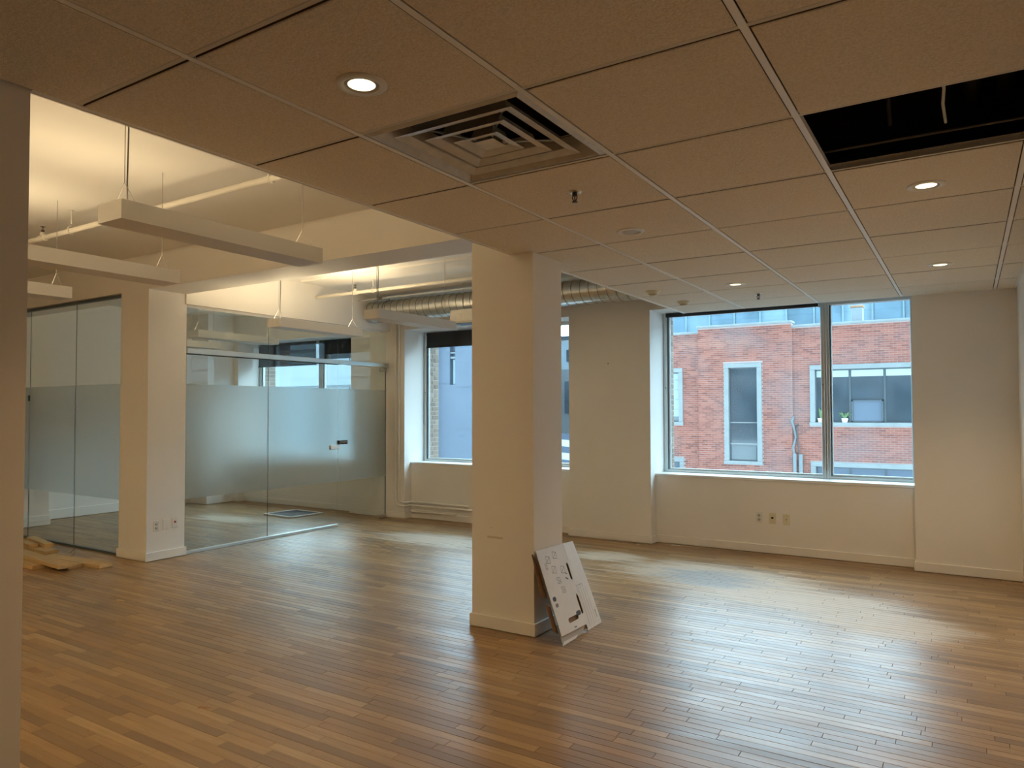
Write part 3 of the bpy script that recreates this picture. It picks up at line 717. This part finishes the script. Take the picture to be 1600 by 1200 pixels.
# ------------------------------------------------------------------ wall plates
def plate(loc, axis, kind, label, group):
    """a plate lying in local XZ, facing -Y; axis 'y' faces the camera side of the far wall, 'x' faces +x"""
    r = empty('wall_plate', loc, (0, 0, 0 if axis == 'y' else PI / 2)); tag(r, label, 'wall plate', group)
    MB().cbox(-.035, .035, -.006, 0, -.057, .057, .003).build('cover', 'plastic_ivory' if kind in ('jack', 'coax') and axis == 'y' else 'plastic_white', r)
    if kind == 'duplex':
        for z in (-.021, .021):
            sk = MB().lathe([(.017, -.0058), (.0165, -.008), (.0001, -.008)], c=(0, 0, z), n=18, ax='y').build('socket', 'plastic_grey', r)
            MB().box(-.008, -.0055, -.0086, -.0078, z - .002, z + .008).box(.0055, .008, -.0086, -.0078, z - .002, z + .008).box(-.002, .002, -.0086, -.0078, z - .011, z - .007).build('slots', 'black', sk)['kind'] = 'stuff'
    elif kind == 'jack':
        MB().cbox(-.012, .012, -.009, -.005, -.004, .016, .002).build('socket', 'black' if axis == 'y' else 'plastic_red', r)
    elif kind == 'coax':
        MB().lathe([(.005, -.005), (.005, -.016), (.002, -.016)], n=10, ax='y').build('connector', 'bronze', r)
    for zz in (.048, -.048): MB().lathe([(.003, -.0058), (.002, -.0072), (.0001, -.0074)], c=(0, 0, zz), n=8, ax='y').build('screw', 'plastic_grey', r)
g = 'plates under the large window'
plate((.858, YR, .385), 'y', 'duplex', 'white power outlet under the large window', g)
plate((1.0, YR, .383), 'y', 'jack', 'cream data plate with dark jack under the large window', g)
plate((1.145, YR, .381), 'y', 'coax', 'cream plate with a single centre pin under the large window', g)
g = 'plates on the office pillar'
plate((-4.412, 2.344, .36), 'x', 'duplex', 'power outlet low on the office pillar', g)
plate((-4.412, 2.452, .365), 'x', 'blank', 'blank white plate between outlet and red jack on the pillar', g)
plate((-4.412, 2.555, .372), 'x', 'jack', 'white plate with red jack on the office pillar', g)
plate((XL, 4.15, .40), 'x', 'duplex', 'power outlet on the end wall inside the glass office', 'plates in the glass office')
tag(MB().cbox(-1.4, -1.335, YP - .004, YP, 2.645, 2.755, .0015).build('cover_plate', 'paint'), 'painted-over plate high on the pier beside the duct', 'wall plate')
tag(MB().lathe([(.007, 0), (.006, -.004), (.0001, -.005)], c=(-.873, YP, 2.137), n=10, ax='y').build('wall_anchor', 'bronze'), 'small dark screw anchor in the pier between the windows', 'anchor')

# ------------------------------------------------------------------ flattened archive box leaning on the column
B0, B1, T0, T1 = Vector((.523, 2.18, .004)), Vector((.512, 2.787, .004)), Vector((.276, 2.232, .592)), Vector((.276, 2.82, .578))
NRM = (B1 - B0).cross(T0 - B0).normalized()
if NRM.x < 0: NRM = -NRM
def bx(u, v, n=0.0):
    bend = -.02 * max(0, u - .68) * 3 * (v ** 2)
    return (B0 * (1 - u) + B1 * u) * (1 - v) + (T0 * (1 - u) + T1 * u) * v + NRM * (n + bend)
box = empty('cardboard_box', (.4, 2.5, 0)); tag(box, 'flattened white archive box leaning against the column', 'box')
BI = Matrix.Translation(Vector((-.4, -2.5, 0)))
def sheet(outer, holes, n0, n1, name, mat, parent=box):
    bm = bmesh.new(); loops = []
    for lp in [outer] + holes:
        vs_ = [bm.verts.new((u, v, 0)) for (u, v) in lp]
        for i in range(len(vs_)): bm.edges.new((vs_[i], vs_[(i + 1) % len(vs_)]))
    bmesh.ops.triangle_fill(bm, edges=bm.edges[:], use_beauty=True)
    bmesh.ops.subdivide_edges(bm, edges=[e for e in bm.edges if e.calc_length() > .25], cuts=2, use_grid_fill=False)
    bmesh.ops.triangulate(bm, faces=bm.faces[:])
    geo = bmesh.ops.extrude_face_region(bm, geom=bm.faces[:])
    for e in geo['geom']:
        if isinstance(e, bmesh.types.BMVert): e.co.z = 1
    for v in bm.verts: v.co = BI @ bx(v.co.x, v.co.y, n0 if v.co.z < .5 else n1)
    bmesh.ops.recalc_face_normals(bm, faces=bm.faces[:])
    me = bpy.data.meshes.new(name); bm.to_mesh(me); bm.free(); me.materials.append(MATS[mat])
    return link(bpy.data.objects.new(name, me), parent)
def stad(cu, cv, hu, hv, n=8):
    pts = []
    if hu > hv:
        for k in range(n + 1): a = -PI / 2 + PI * k / n; pts.append((cu + hu - hv + math.cos(a) * hv, cv + math.sin(a) * hv))
        for k in range(n + 1): a = PI / 2 + PI * k / n; pts.append((cu - hu + hv + math.cos(a) * hv, cv + math.sin(a) * hv))
    else:
        for k in range(n + 1): a = PI * k / n; pts.append((cu + math.cos(a) * hu, cv + hv - hu + math.sin(a) * hu))
        for k in range(n + 1): a = PI + PI * k / n; pts.append((cu + math.cos(a) * hu, cv - hv + hu + math.sin(a) * hu))
    return pts
def rc(u0, v0, u1, v1): return [(u0, v0), (u1, v0), (u1, v1), (u0, v1)]
sheet([(0, .085), (.62, .07), (.62, .0), (.665, .0), (.665, 1), (0, 1)], [stad(.37, .19, .125, .026), stad(.615, .68, .026, .10), stad(.615, .30, .026, .11)], 0, .004, 'front_panel', 'card_white')
sheet([(.668, .0), (1, .0), (1, 1), (.668, 1)], [], -.001, .0032, 'side_panel', 'card_white')
sheet(rc(.03, .02, .95, .96), [], -.012, -.0085, 'inner_panel', 'card_brown')
sheet([(0, .0), (.5, .0), (.62, .075), (0, .1)], [], -.010, -.007, 'bottom_flap', 'card_grey')
sheet([(-.07, .52), (.03, .50), (.03, .97), (-.01, .98)], [], -.035, -.031, 'side_flap', 'card_brown')
sheet([(-.06, .17), (.03, .12), (.03, .40), (-.05, .44)], [], -.03, -.026, 'side_flap', 'card_brown')
sheet([(-.03, -.004), (.30, -.002), (.36, .02), (.02, .03)], [], .0, .003, 'torn_tab', 'card_white')
def ln(u0, v0, u1, v1, t=.0035):
    du, dv = u1 - u0, v1 - v0; l = math.hypot(du, dv); a, b2 = -dv / l * t, du / l * t
    return [(u0 - a, v0 - b2), (u1 - a, v1 - b2), (u1 + a, v1 + b2), (u0 + a, v0 + b2)]
def prints(polys, name, mat, n=.0042):
    b = MB()
    for pl in polys: b.add([BI @ bx(u, v, n) for (u, v) in pl], [tuple(range(len(pl)))])
    return b.build(name, mat, box)
pl = [ln(.70, .02, .70, .50, .0022), ln(.70, .50, .82, .50, .0022), ln(.82, .5, .82, .03, .0022), ln(.76, .5, .76, .03, .0018), ln(.88, .05, .88, .46, .0018)]
for (cu, cv) in ((.20, .87), (.38, .90), (.27, .75), (.47, .72)):
    for q in ((-.05, -.03, .04, -.04), (.04, -.04, .05, .03), (.05, .03, -.03, .045), (-.03, .045, -.05, -.03), (-.05, -.03, .0, .0), (.0, .0, .05, .03)):
        pl.append(ln(cu + q[0], cv + q[1], cu + q[2], cv + q[3], .003))
for k in range(5): pl.append(ln(.26, .66 - k * .016, .36, .655 - k * .016, .0026)); pl.append(ln(.30, .55 - k * .016, .40, .545 - k * .016, .0026)); pl.append(ln(.09 , .84 - k * .016, .15, .835 - k * .016, .0026))
prints(pl, 'line_print', 'print_pale')['kind'] = 'stuff'
prints([stad(.085, .46, .04, .024), stad(.52, .22, .06, .026, 3), ln(.60, .42, .615, .41, .006), ln(.93, .08, .93, .17, .005), ln(.33, .105, .39, .10, .005), ln(.665, .80, .665, .99, .002), ln(.667, .42, .667, .52, .002), ln(.48, .63, .53, .60, .008), ln(.50, .68, .54, .66, .006)], 'dark_print', 'print')
prints([stad(.10, .39, .035, .02)], 'grey_print', 'print_pale')

# ------------------------------------------------------------------ loose timber by the glass wall
def timber(x, y, z, ang, Ln, w, label, tilt=0.0):
    r = empty('timber_board', (x, y, z), (0, tilt, PI + math.radians(ang)))
    tag(r, label, 'timber', 'loose timber offcuts by the glass wall')
    bd = MB().cbox(0, Ln, -w / 2, w / 2, 0, .038, .002).build('board', 'pine', r)
    for k in range(3):
        s = .12 + k * .14
        if s < Ln: MB().cbox(s, s + .004, -w * .25, w * .3, .0375, .0384, .0002).build('saw_mark', 'card_brown', bd)
timber(-4.50, 1.87, .001, 5, 1.25, .14, 'timber board lying flat, its end nearest the office pillar')
timber(-4.735, 1.695, .001, 5, 1.1, .14, 'timber board half hidden under the sloping top one')
timber(-4.62, 1.545, .0405, -4.5, 1.45, .14, 'long timber board on top, end cut square toward the room')
timber(-5.02, 1.485, .001, 2, .9, .12, 'timber board at the bottom edge of the pile nearest the camera')
timber(-5.50, 1.83, .0405, -2, .75, .14, 'short timber board resting behind the long top one')
timber(-5.83, 1.80, .080, -6, .55, .089, 'timber offcut highest on the pile, front one')
timber(-5.70, 1.905, .080, -10, .7, .089, 'timber offcut highest on the pile, rear one')
tag(MB().tube([(-5.45, 2.0, .03), (-5.38, 2.02, .09), (-5.36, 2.0, .06), (-5.33, 1.97, .02), (-5.36, 1.94, .005)], .004, 6).build('wire_scrap', 'wire'), 'bent wire scrap beside the timber pile', 'wire')

# framed dark panel on the office floor
r = empty('floor_panel', (-5.83, 5.42, 0.002), (0, 0, math.radians(-4))); tag(r, 'dark mesh panel in a white frame lying on the office floor', 'panel')
for a in ((-.33, .33, -.30, -.265), (-.33, .33, .265, .30), (-.33, -.295, -.265, .265), (.295, .33, -.265, .265)): MB().cbox(*a, 0, .022, .003).build('frame_bar', 'plastic_white', r)
MB().box(-.295, .295, -.265, .265, .002, .014).build('mesh', 'mesh_dark', r)

# floor litter
def scrap(x, y, rz, L_, w, h, mat, label, name='wood_splinter'):
    b = MB(); b.add([(0, -w, 0), (L_, -w * .3, 0), (L_ * .9, w * .4, 0), (L_ * .1, w, 0), (.08 * L_, -w * .6, h), (L_ * .8, -w * .2, h * .5), (L_ * .7, w * .3, h * .6), (.2 * L_, w * .5, h)],
          [(0, 3, 2, 1), (4, 5, 6, 7), (0, 1, 5, 4), (1, 2, 6, 5), (2, 3, 7, 6), (3, 0, 4, 7)])
    tag(b.build(name, mat, None, (x, y, .0005), (0, 0, rz)), label, 'debris', 'litter on the floor')
scrap(-3.17, 1.235, .3, .09, .008, .007, 'pine', 'thin wood splinter on the floor in front of the pillar')
scrap(-2.80, 1.867, 1.2, .03, .008, .02, 'card_white', 'tiny white scrap standing on the floor right of the pillar', 'paper_scrap')
scrap(-.64, .263, .5, .075, .009, .008, 'rust', 'reddish wood splinter on the floor nearest the camera')
scrap(-2.05, .06, .1, .16, .04, .004, 'card_brown', 'brown paper scrap on the floor beside the shaded wall end', 'paper_scrap')
scrap(-.48, 5.86, .1, .05, .02, .003, 'plastic_ivory', 'yellow scrap on the floor at the foot of the pier', 'paper_scrap')
scrap(-.12, 6.03, .1, .12, .03, .003, 'card_white', 'white paper scrap on the floor at the wall under the large window', 'paper_scrap')

# ------------------------------------------------------------------ outside: brick building across the street
YF = 22.5; YM = 22.42
bb = empty('brick_building', (-2, YF, -7)); tag(bb, 'red brick building with pale stone window surrounds across the street', 'building')
BO = Vector((2, -YF, 7))
def ext(m, name, mat, parent=bb, off=BO):
    m.v = [tuple(Vector(v) + off) for v in m.v]; return m.build(name, mat, parent)
WIN = [  # x0,x1,z0,z1 of the stone surrounds (glass inset), wall plane
    ('tall', -4.12, -2.89, -.24, 3.13, YM), ('wide', -1.418, 3.6, 1.06, 2.985, YF), ('left', -7.4, -5.58, 1.05, 3.04, YF),
    ('low_left', -7.4, -5.56, -1.8, -.084, YF), ('low_wide', -1.42, 3.6, -1.9, -.074, YF)]
SEC = [(-9.5, -5.0, YF, 4.21), (-5.0, -1.95, YM, 4.38), (-1.95, 6.5, YF, 4.235)]
for (a, b_, yy, zt) in SEC:
    mm = MB()   # mortar body with openings cut as separate boxes
    ws = [w for w in WIN if a - .01 < w[1] < b_]
    cuts = sorted(set([a, b_] + [w[1] for w in ws] + [w[2] for w in ws]))
    for (p, q) in zip(cuts[:-1], cuts[1:]):
        hs = sorted([(w[3], w[4]) for w in ws if w[1] <= p + 1e-6 and w[2] >= q - 1e-6]); z = -7
        for (h0, h1) in hs: mm.box(p, q, yy, yy + .4, z, h0); z = h1
        mm.box(p, q, yy, yy + .4, z, zt)
    mm.box(a, b_, yy + .4, yy + 9, -7, zt - .15)
    ext(mm, 'wall', 'mortar')
    ext(MB().cbox(a - .03, b_ + .03, yy - .06, yy + .45, zt, zt + .075, .01), 'coping', 'stone')
# bricks
CH, BL, JT = .0675, .215, .010
def brick_geo(x, y, z, L_):
    y0, y1 = y - .007, y
    v = [(x, y1, z), (x + L_, y1, z), (x + L_, y1, z + CH - JT), (x, y1, z + CH - JT), (x, y0, z), (x + L_, y0, z), (x + L_, y0, z + CH - JT), (x, y0, z + CH - JT)]
    return v, [(4, 5, 6, 7), (0, 1, 5, 4), (1, 2, 6, 5), (2, 3, 7, 6), (3, 0, 4, 7)]
bricks = []
for (a, b_, yy, zt) in SEC:
    a2, b2 = max(a, -8.2), min(b_, 4.6)
    k = 0; z = -1.6
    while z + CH < zt:
        spans = [(a2, b2)]
        for w in WIN:
            if w[5] == yy and w[3] - .002 < z + CH and w[4] + .002 > z:
                ns = []
                for (p, q) in spans:
                    if w[1] > p + .02 and w[1] < q: ns.append((p, w[1] - .01))
                    if w[2] > p and w[2] < q: ns.append((max(p, w[2] + .01), q))
                    if w[2] <= p or w[1] >= q: ns.append((p, q))
                spans = ns
        for (p, q) in spans:
            x = math.floor((p - a2) / BL) * BL + a2 + (BL / 2 if k % 2 else 0) - BL
            while x < q:
                s, e = max(x, p), min(x + BL - JT, q)
                if e - s > .03: bricks.append((s, yy, z, round(e - s, 3)))
                x += BL
        z += CH; k += 1
full = round(BL - JT, 3)
vb = [b for b in bricks if b[3] == full and -6.2 < b[0] < 1.3 and -.3 < b[2] < 4.2]
vb.sort(key=lambda b: (b[0] - CAM.x) ** 2 + (b[1] - CAM.y) ** 2 + (b[2] - CAM.z) ** 2)
solo = set(vb[:300])
v, f = brick_geo(0, 0, 0, full); bme = MB().add(v, f).mesh('brick', 'brick')
bm_ = MB(); rn = []
for b in bricks:
    if b in solo: link(bpy.data.objects.new('brick', bme), bb, Vector(b[:3]) + BO)
    else:
        v, f = brick_geo(*b); bm_.add(v, f); rn += [random.random()] * len(f)
bf = ext(bm_, 'brick_field', 'brick'); attr_faces(bf, rn); bf['kind'] = 'stuff'
# stone surrounds, frames and panes
def ext_window(x0, x1, z0, z1, yy, muls, st=.15, shade=None, panes_mat='ext_glass'):
    s = MB(); s.cbox(x0, x1, yy - .05, yy + .12, z1 - st, z1, .01); s.cbox(x0 - .02, x1 + .02, yy - .08, yy + .12, z0, z0 + .11, .01)
    s.cbox(x0, x0 + st, yy - .05, yy + .12, z0 + .11, z1 - st, .01); s.cbox(x1 - st, x1, yy - .05, yy + .12, z0 + .11, z1 - st, .01)
    w = ext(s, 'window_surround', 'stone')
    gx0, gx1, gz0, gz1 = x0 + st, x1 - st, z0 + .11, z1 - st
    fr = MB(); t = .035
    fr.box(gx0, gx1, yy + .08, yy + .13, gz0, gz0 + t); fr.box(gx0, gx1, yy + .08, yy + .13, gz1 - t, gz1); fr.box(gx0, gx0 + t, yy + .08, yy + .13, gz0, gz1); fr.box(gx1 - t, gx1, yy + .08, yy + .13, gz0, gz1)
    ed = [gx0] + muls + [gx1]
    for q in muls: fr.box(q - .028, q + .028, yy + .075, yy + .135, gz0, gz1)
    ext(fr, 'window_frame', 'ext_dark_frame', w)
    for (p, q) in zip(ed[:-1], ed[1:]):
        ext(MB().box(p, q, yy + .11, yy + .12, gz0, gz1), 'pane', panes_mat, w)
    return gx0, gx1, gz0, gz1
def bar(x0, x1, y0, y1, z0, z1, mat, nm): ext(MB().box(x0, x1, y0, y1, z0, z1), nm, mat)
ext_window(-4.12, -2.89, -.24, 3.13, YM, [])
bar(-3.95, -3.06, YM + .07, YM + .105, 1.13, 1.165, 'stone', 'glazing_bar'); bar(-3.95, -3.06, YM + .07, YM + .105, .42, .46, 'stone', 'glazing_bar')
bar(-3.90, -3.10, YM + .085, YM + .108, -.09, .36, 'ext_grey', 'hopper_panel')
ext_window(-1.418, 3.6, 1.06, 2.985, YF, [-.265, .70, 1.66, 2.6])
for (p, q) in ((-1.24, -.3), (-.23, .665), (.735, 1.62), (1.70, 2.56)): bar(p, q, YF + .09, YF + .108, 2.60, 2.80, 'shade_fabric', 'window_shade')
ext(MB().box(-.225, .66, YF + .03, YF + .1, 1.19, 1.22).box(-.225, .66, YF + .03, YF + .1, 1.83, 1.87).box(-.225, -.18, YF + .03, YF + .1, 1.19, 1.87).box(.615, .66, YF + .03, YF + .1, 1.19, 1.87), 'hopper_frame', 'ext_dark_frame')
bar(-.18, .615, YF + .07, YF + .1, 1.22, 1.83, 'ext_blue', 'hopper_panel')
ext_window(-7.4, -5.58, 1.05, 3.04, YF, [])
bar(-7.2, -5.74, YF + .09, YF + .108, 1.35, 2.86, 'ext_curtain', 'window_shade')
for k in range(4): bar(-7.2, -5.74, YF + .08, YF + .092, 1.6 + k * .34, 1.615 + k * .34, 'ext_grey', 'shade_seam')
ext_window(-7.4, -5.56, -1.8, -.084, YF, [], panes_mat='ext_blue')
ext_window(-1.42, 3.6, -1.9, -.074, YF, [-.292, .694, 1.66, 2.6], panes_mat='ext_blue')
for k, px in enumerate((-.42, -1.12)):
    r = empty('window_plant', (px, YF + .04, 1.172)); tag(r, ['potted spiky plant on the brick building sill by the open sash', 'potted upright plant at the end of the brick building sill'][k], 'plant', 'plants on the far window sill')
    MB().lathe([(.07, 0), (.10, .13), (.09, .13)], n=14).build('pot', 'plastic_white', r)
    b = MB()
    for q in range(9):
        a = 2 * PI * q / 9; sp = .2 if k == 0 else .07; hh = .24 if k == 0 else .38
        b.tube([(0, 0, .1), (math.cos(a) * sp * .5, -abs(math.sin(a)) * .03, .1 + hh * .7), (math.cos(a) * sp, -abs(math.sin(a)) * .03, .1 + hh * (.6 + .4 * math.sin(a * 2)))], [.018, .02, .004], 5)
    b.build('leaves', 'plant_green', r)
for (px, zt) in ((-1.88, .12), (-1.70, .10)): ext(MB().tube([(px, YF - .12, -6.9), (px, YF - .12, zt), (px, YF - .12, zt + .05)], .06, 12), 'service_pipe', 'ext_pale')
ext(MB().tube([(-1.88, YF - .12, .1), (-1.93, YF - .1, .35), (-1.85, YF - .08, .7), (-1.9, YF - .1, 1.0), (-1.97, YF - .08, 1.2), (-1.92, YF - .02, 1.35)], [.03, .04, .03, .035, .05, .05], 8), 'service_cable', 'ext_grey')
ext(MB().tube([(-1.72, YF - .1, .1), (-1.8, YF - .06, .6), (-1.84, YF - .05, 1.0), (-1.78, YF - .02, 1.1)], .018, 6), 'service_wire', 'ext_dark_frame')
ext(MB().cbox(-2.14, -2.05, YF - .05, YF, .0, .09, .01), 'junction_box', 'ext_dark_frame')
r = empty('roof_chimney', (-.22, 24.3, 4.085)); tag(r, 'pale stub chimney on the brick building roof', 'chimney')
MB().cbox(-.17, .17, -.17, .17, 0, .86, .01).build('stack', 'ext_cream', r); MB().cbox(-.2, .2, -.2, .2, .86, .93, .01).build('cap', 'rust', r)
tag(MB().lathe([(.2, 0), (.19, .14), (.1, .25), (.0001, .27)], c=(-.75, 24.2, 4.085), n=12).build('roof_vent', 'rust'), 'rusty roof vent beside the stub chimney', 'vent')

# taller building of glass and panels behind the brick one
tw = empty('glass_tower', (-2, 42, -7)); tag(tw, 'pale blue glass building rising behind the brick building', 'building')
TO = Vector((2, -42, 7))
ext(MB().box(-16, 16, 42.1, 55, -7, 10.5), 'core', 'tower_panel', tw, TO)
for i in range(-10, 10):
    for j in range(3, 9):
        if (i * 7 + j * 5) % 3 == 0: continue
        ext(MB().box(i * 1.5 + .07, i * 1.5 + 1.43, 42.04, 42.1, -7 + j * 1.9 + .08, -7 + j * 1.9 + 1.82), 'pane', 'tower_glass', tw, TO)
for i in range(-10, 11): ext(MB().box(i * 1.5 - .05, i * 1.5 + .05, 41.98, 42.1, -3, 10.5), 'fin', 'tower_panel', tw, TO)

# buildings further along the street, seen through the left window
b1 = empty('panel_building', (-17, 26, -7)); tag(b1, 'blue-grey panel building with a slot window beyond the left window', 'building')
BO1 = Vector((17, -26, 7))
mm = MB().box(-19.35, -18.42, 26, 28.8, -7, 8.5); mm.box(-18.09, -14.6, 26, 28.8, -7, 8.5); mm.box(-18.42, -18.09, 26, 28.8, -7, 2.83); mm.box(-18.42, -18.09, 26.25, 28.8, 2.83, 8.5)
ext(mm, 'wall', 'ext_blue', b1, BO1)
ext(MB().box(-18.36, -18.16, 26.2, 26.24, 2.86, 4.05), 'slot_pane', 'ext_curtain', b1, BO1)
ext(MB().box(-18.42, -18.09, 26.05, 26.2, 4.1, 4.2).box(-18.42, -18.09, 26.05, 26.2, 4.35, 4.42), 'slot_bar', 'ext_pale', b1, BO1)
for k in range(6):
    ext(MB().box(-19.35, -18.45, 25.985, 26, -3.1 + k * 2.0, -3.085 + k * 2.0), 'panel_joint', 'ext_blue_dark', b1, BO1); ext(MB().box(-18.05, -14.6, 25.985, 26, -3.3 + k * 2.0, -3.285 + k * 2.0), 'panel_joint', 'ext_blue_dark', b1, BO1)
b2 = empty('tan_building', (-22, 26, -7)); tag(b2, 'tan brick building edge beside the blue-grey panel building', 'building')
BO2 = Vector((22, -26, 7))
ext(MB().box(-24, -19.36, 25.6, 34, -7, 8.2), 'wall', 'ext_tan', b2, BO2)
for k in range(18): ext(MB().box(-24, -19.36, 25.59, 25.6, -1.6 + k * .42, -1.58 + k * .42), 'course_line', 'mortar', b2, BO2)
b3 = empty('banded_building', (-30, 26, -7)); tag(b3, 'pale banded building seen through the glass office window', 'building')
BO3 = Vector((30, -26, 7))
ext(MB().box(-42, -24.1, 27, 36, -7, 9.5), 'wall', 'ext_grey', b3, BO3)
for j in range(4):
    ext(MB().cbox(-42, -24.1, 26.85, 27, -3.2 + j * 3.1, -2.0 + j * 3.1, .02), 'spandrel', 'ext_pale', b3, BO3)
    for i in range(9): ext(MB().box(-41.8 + i * 2, -40.1 + i * 2, 26.95, 27, -1.9 + j * 3.1, -.2 + j * 3.1), 'pane', 'ext_glass', b3, BO3)
b5 = empty('clapboard_building', (20, 26, -7)); tag(b5, 'pale ribbed building down the street, mirrored in the office glass', 'building')
BO5 = Vector((-20, -26, 7))
ext(MB().box(7.2, 40, 26, 36, -7, 9), 'wall', 'ext_grey', b5, BO5)
for j in range(14): ext(MB().cbox(7.2, 40, 25.9, 26, -3 + j * .8, -2.35 + j * .8, .02), 'ledge', 'ext_pale', b5, BO5)
for i in range(7): ext(MB().box(9 + i * 4, 11 + i * 4, 25.85, 25.95, .2, 2.2), 'pane', 'ext_glass', b5, BO5)
b4 = empty('pale_building', (-12, 30, -7)); tag(b4, 'pale blue low building glimpsed between the column and the pier', 'building')
BO4 = Vector((12, -30, 7))
ext(MB().box(-14.5, -9.6, 30, 38, -7, 5.2), 'wall', 'ext_cream', b4, BO4); ext(MB().cbox(-14.5, -9.6, 29.9, 30, 5.1, 5.3, .02), 'coping', 'ext_dark_frame', b4, BO4)
ext(MB().box(-14.5, -9.6, 29.6, 30, -7, 3.6), 'lower_wall', 'ext_grey', b4, BO4)
for i in range(4): ext(MB().box(-14.1 + i * 1.2, -13.75 + i * 1.2, 29.95, 30, 4.0, 4.6), 'pane', 'ext_glass', b4, BO4); ext(MB().box(-14.0 + i * 1.2, -13.4 + i * 1.2, 29.55, 29.6, 1.4, 3.0), 'pane', 'ext_glass', b4, BO4)
aw = empty('striped_awning', (-9.2, 20.0, -1.4)); tag(aw, 'navy and white striped awning far below between the column and the pier', 'awning')
for i in range(10):
    t0, t1 = i / 10, (i + 1) / 10
    q = [(-1.6, 1.6 * t0, 2.2 * t0), (1.6, 1.6 * t0 - .25, 2.2 * t0 - .25), (1.6, 1.6 * t1 - .25, 2.2 * t1 - .25), (-1.6, 1.6 * t1, 2.2 * t1)]
    MB().add(q + [(x, y, z - .03) for (x, y, z) in q], [(0, 1, 2, 3), (7, 6, 5, 4), (0, 4, 5, 1), (1, 5, 6, 2), (2, 6, 7, 3), (3, 7, 4, 0)]).build('stripe', 'awning_navy' if i % 2 else 'ext_cream', aw)
struct(MB().box(XL - 30, XR + 25, YB - 10, YW + .36, ZS + .26, 56).build('storeys_shade_block', 'ext_grey'), 'unseen upper storeys, added and sized to shade the street facade', 'wall')  # unseen mass over the room, height set to shade the opposite facade
struct(MB().box(-60, 40, YW + .36, 60, -7.3, -7).build('ground_street', 'asphalt'), 'street far below the windows', 'street')
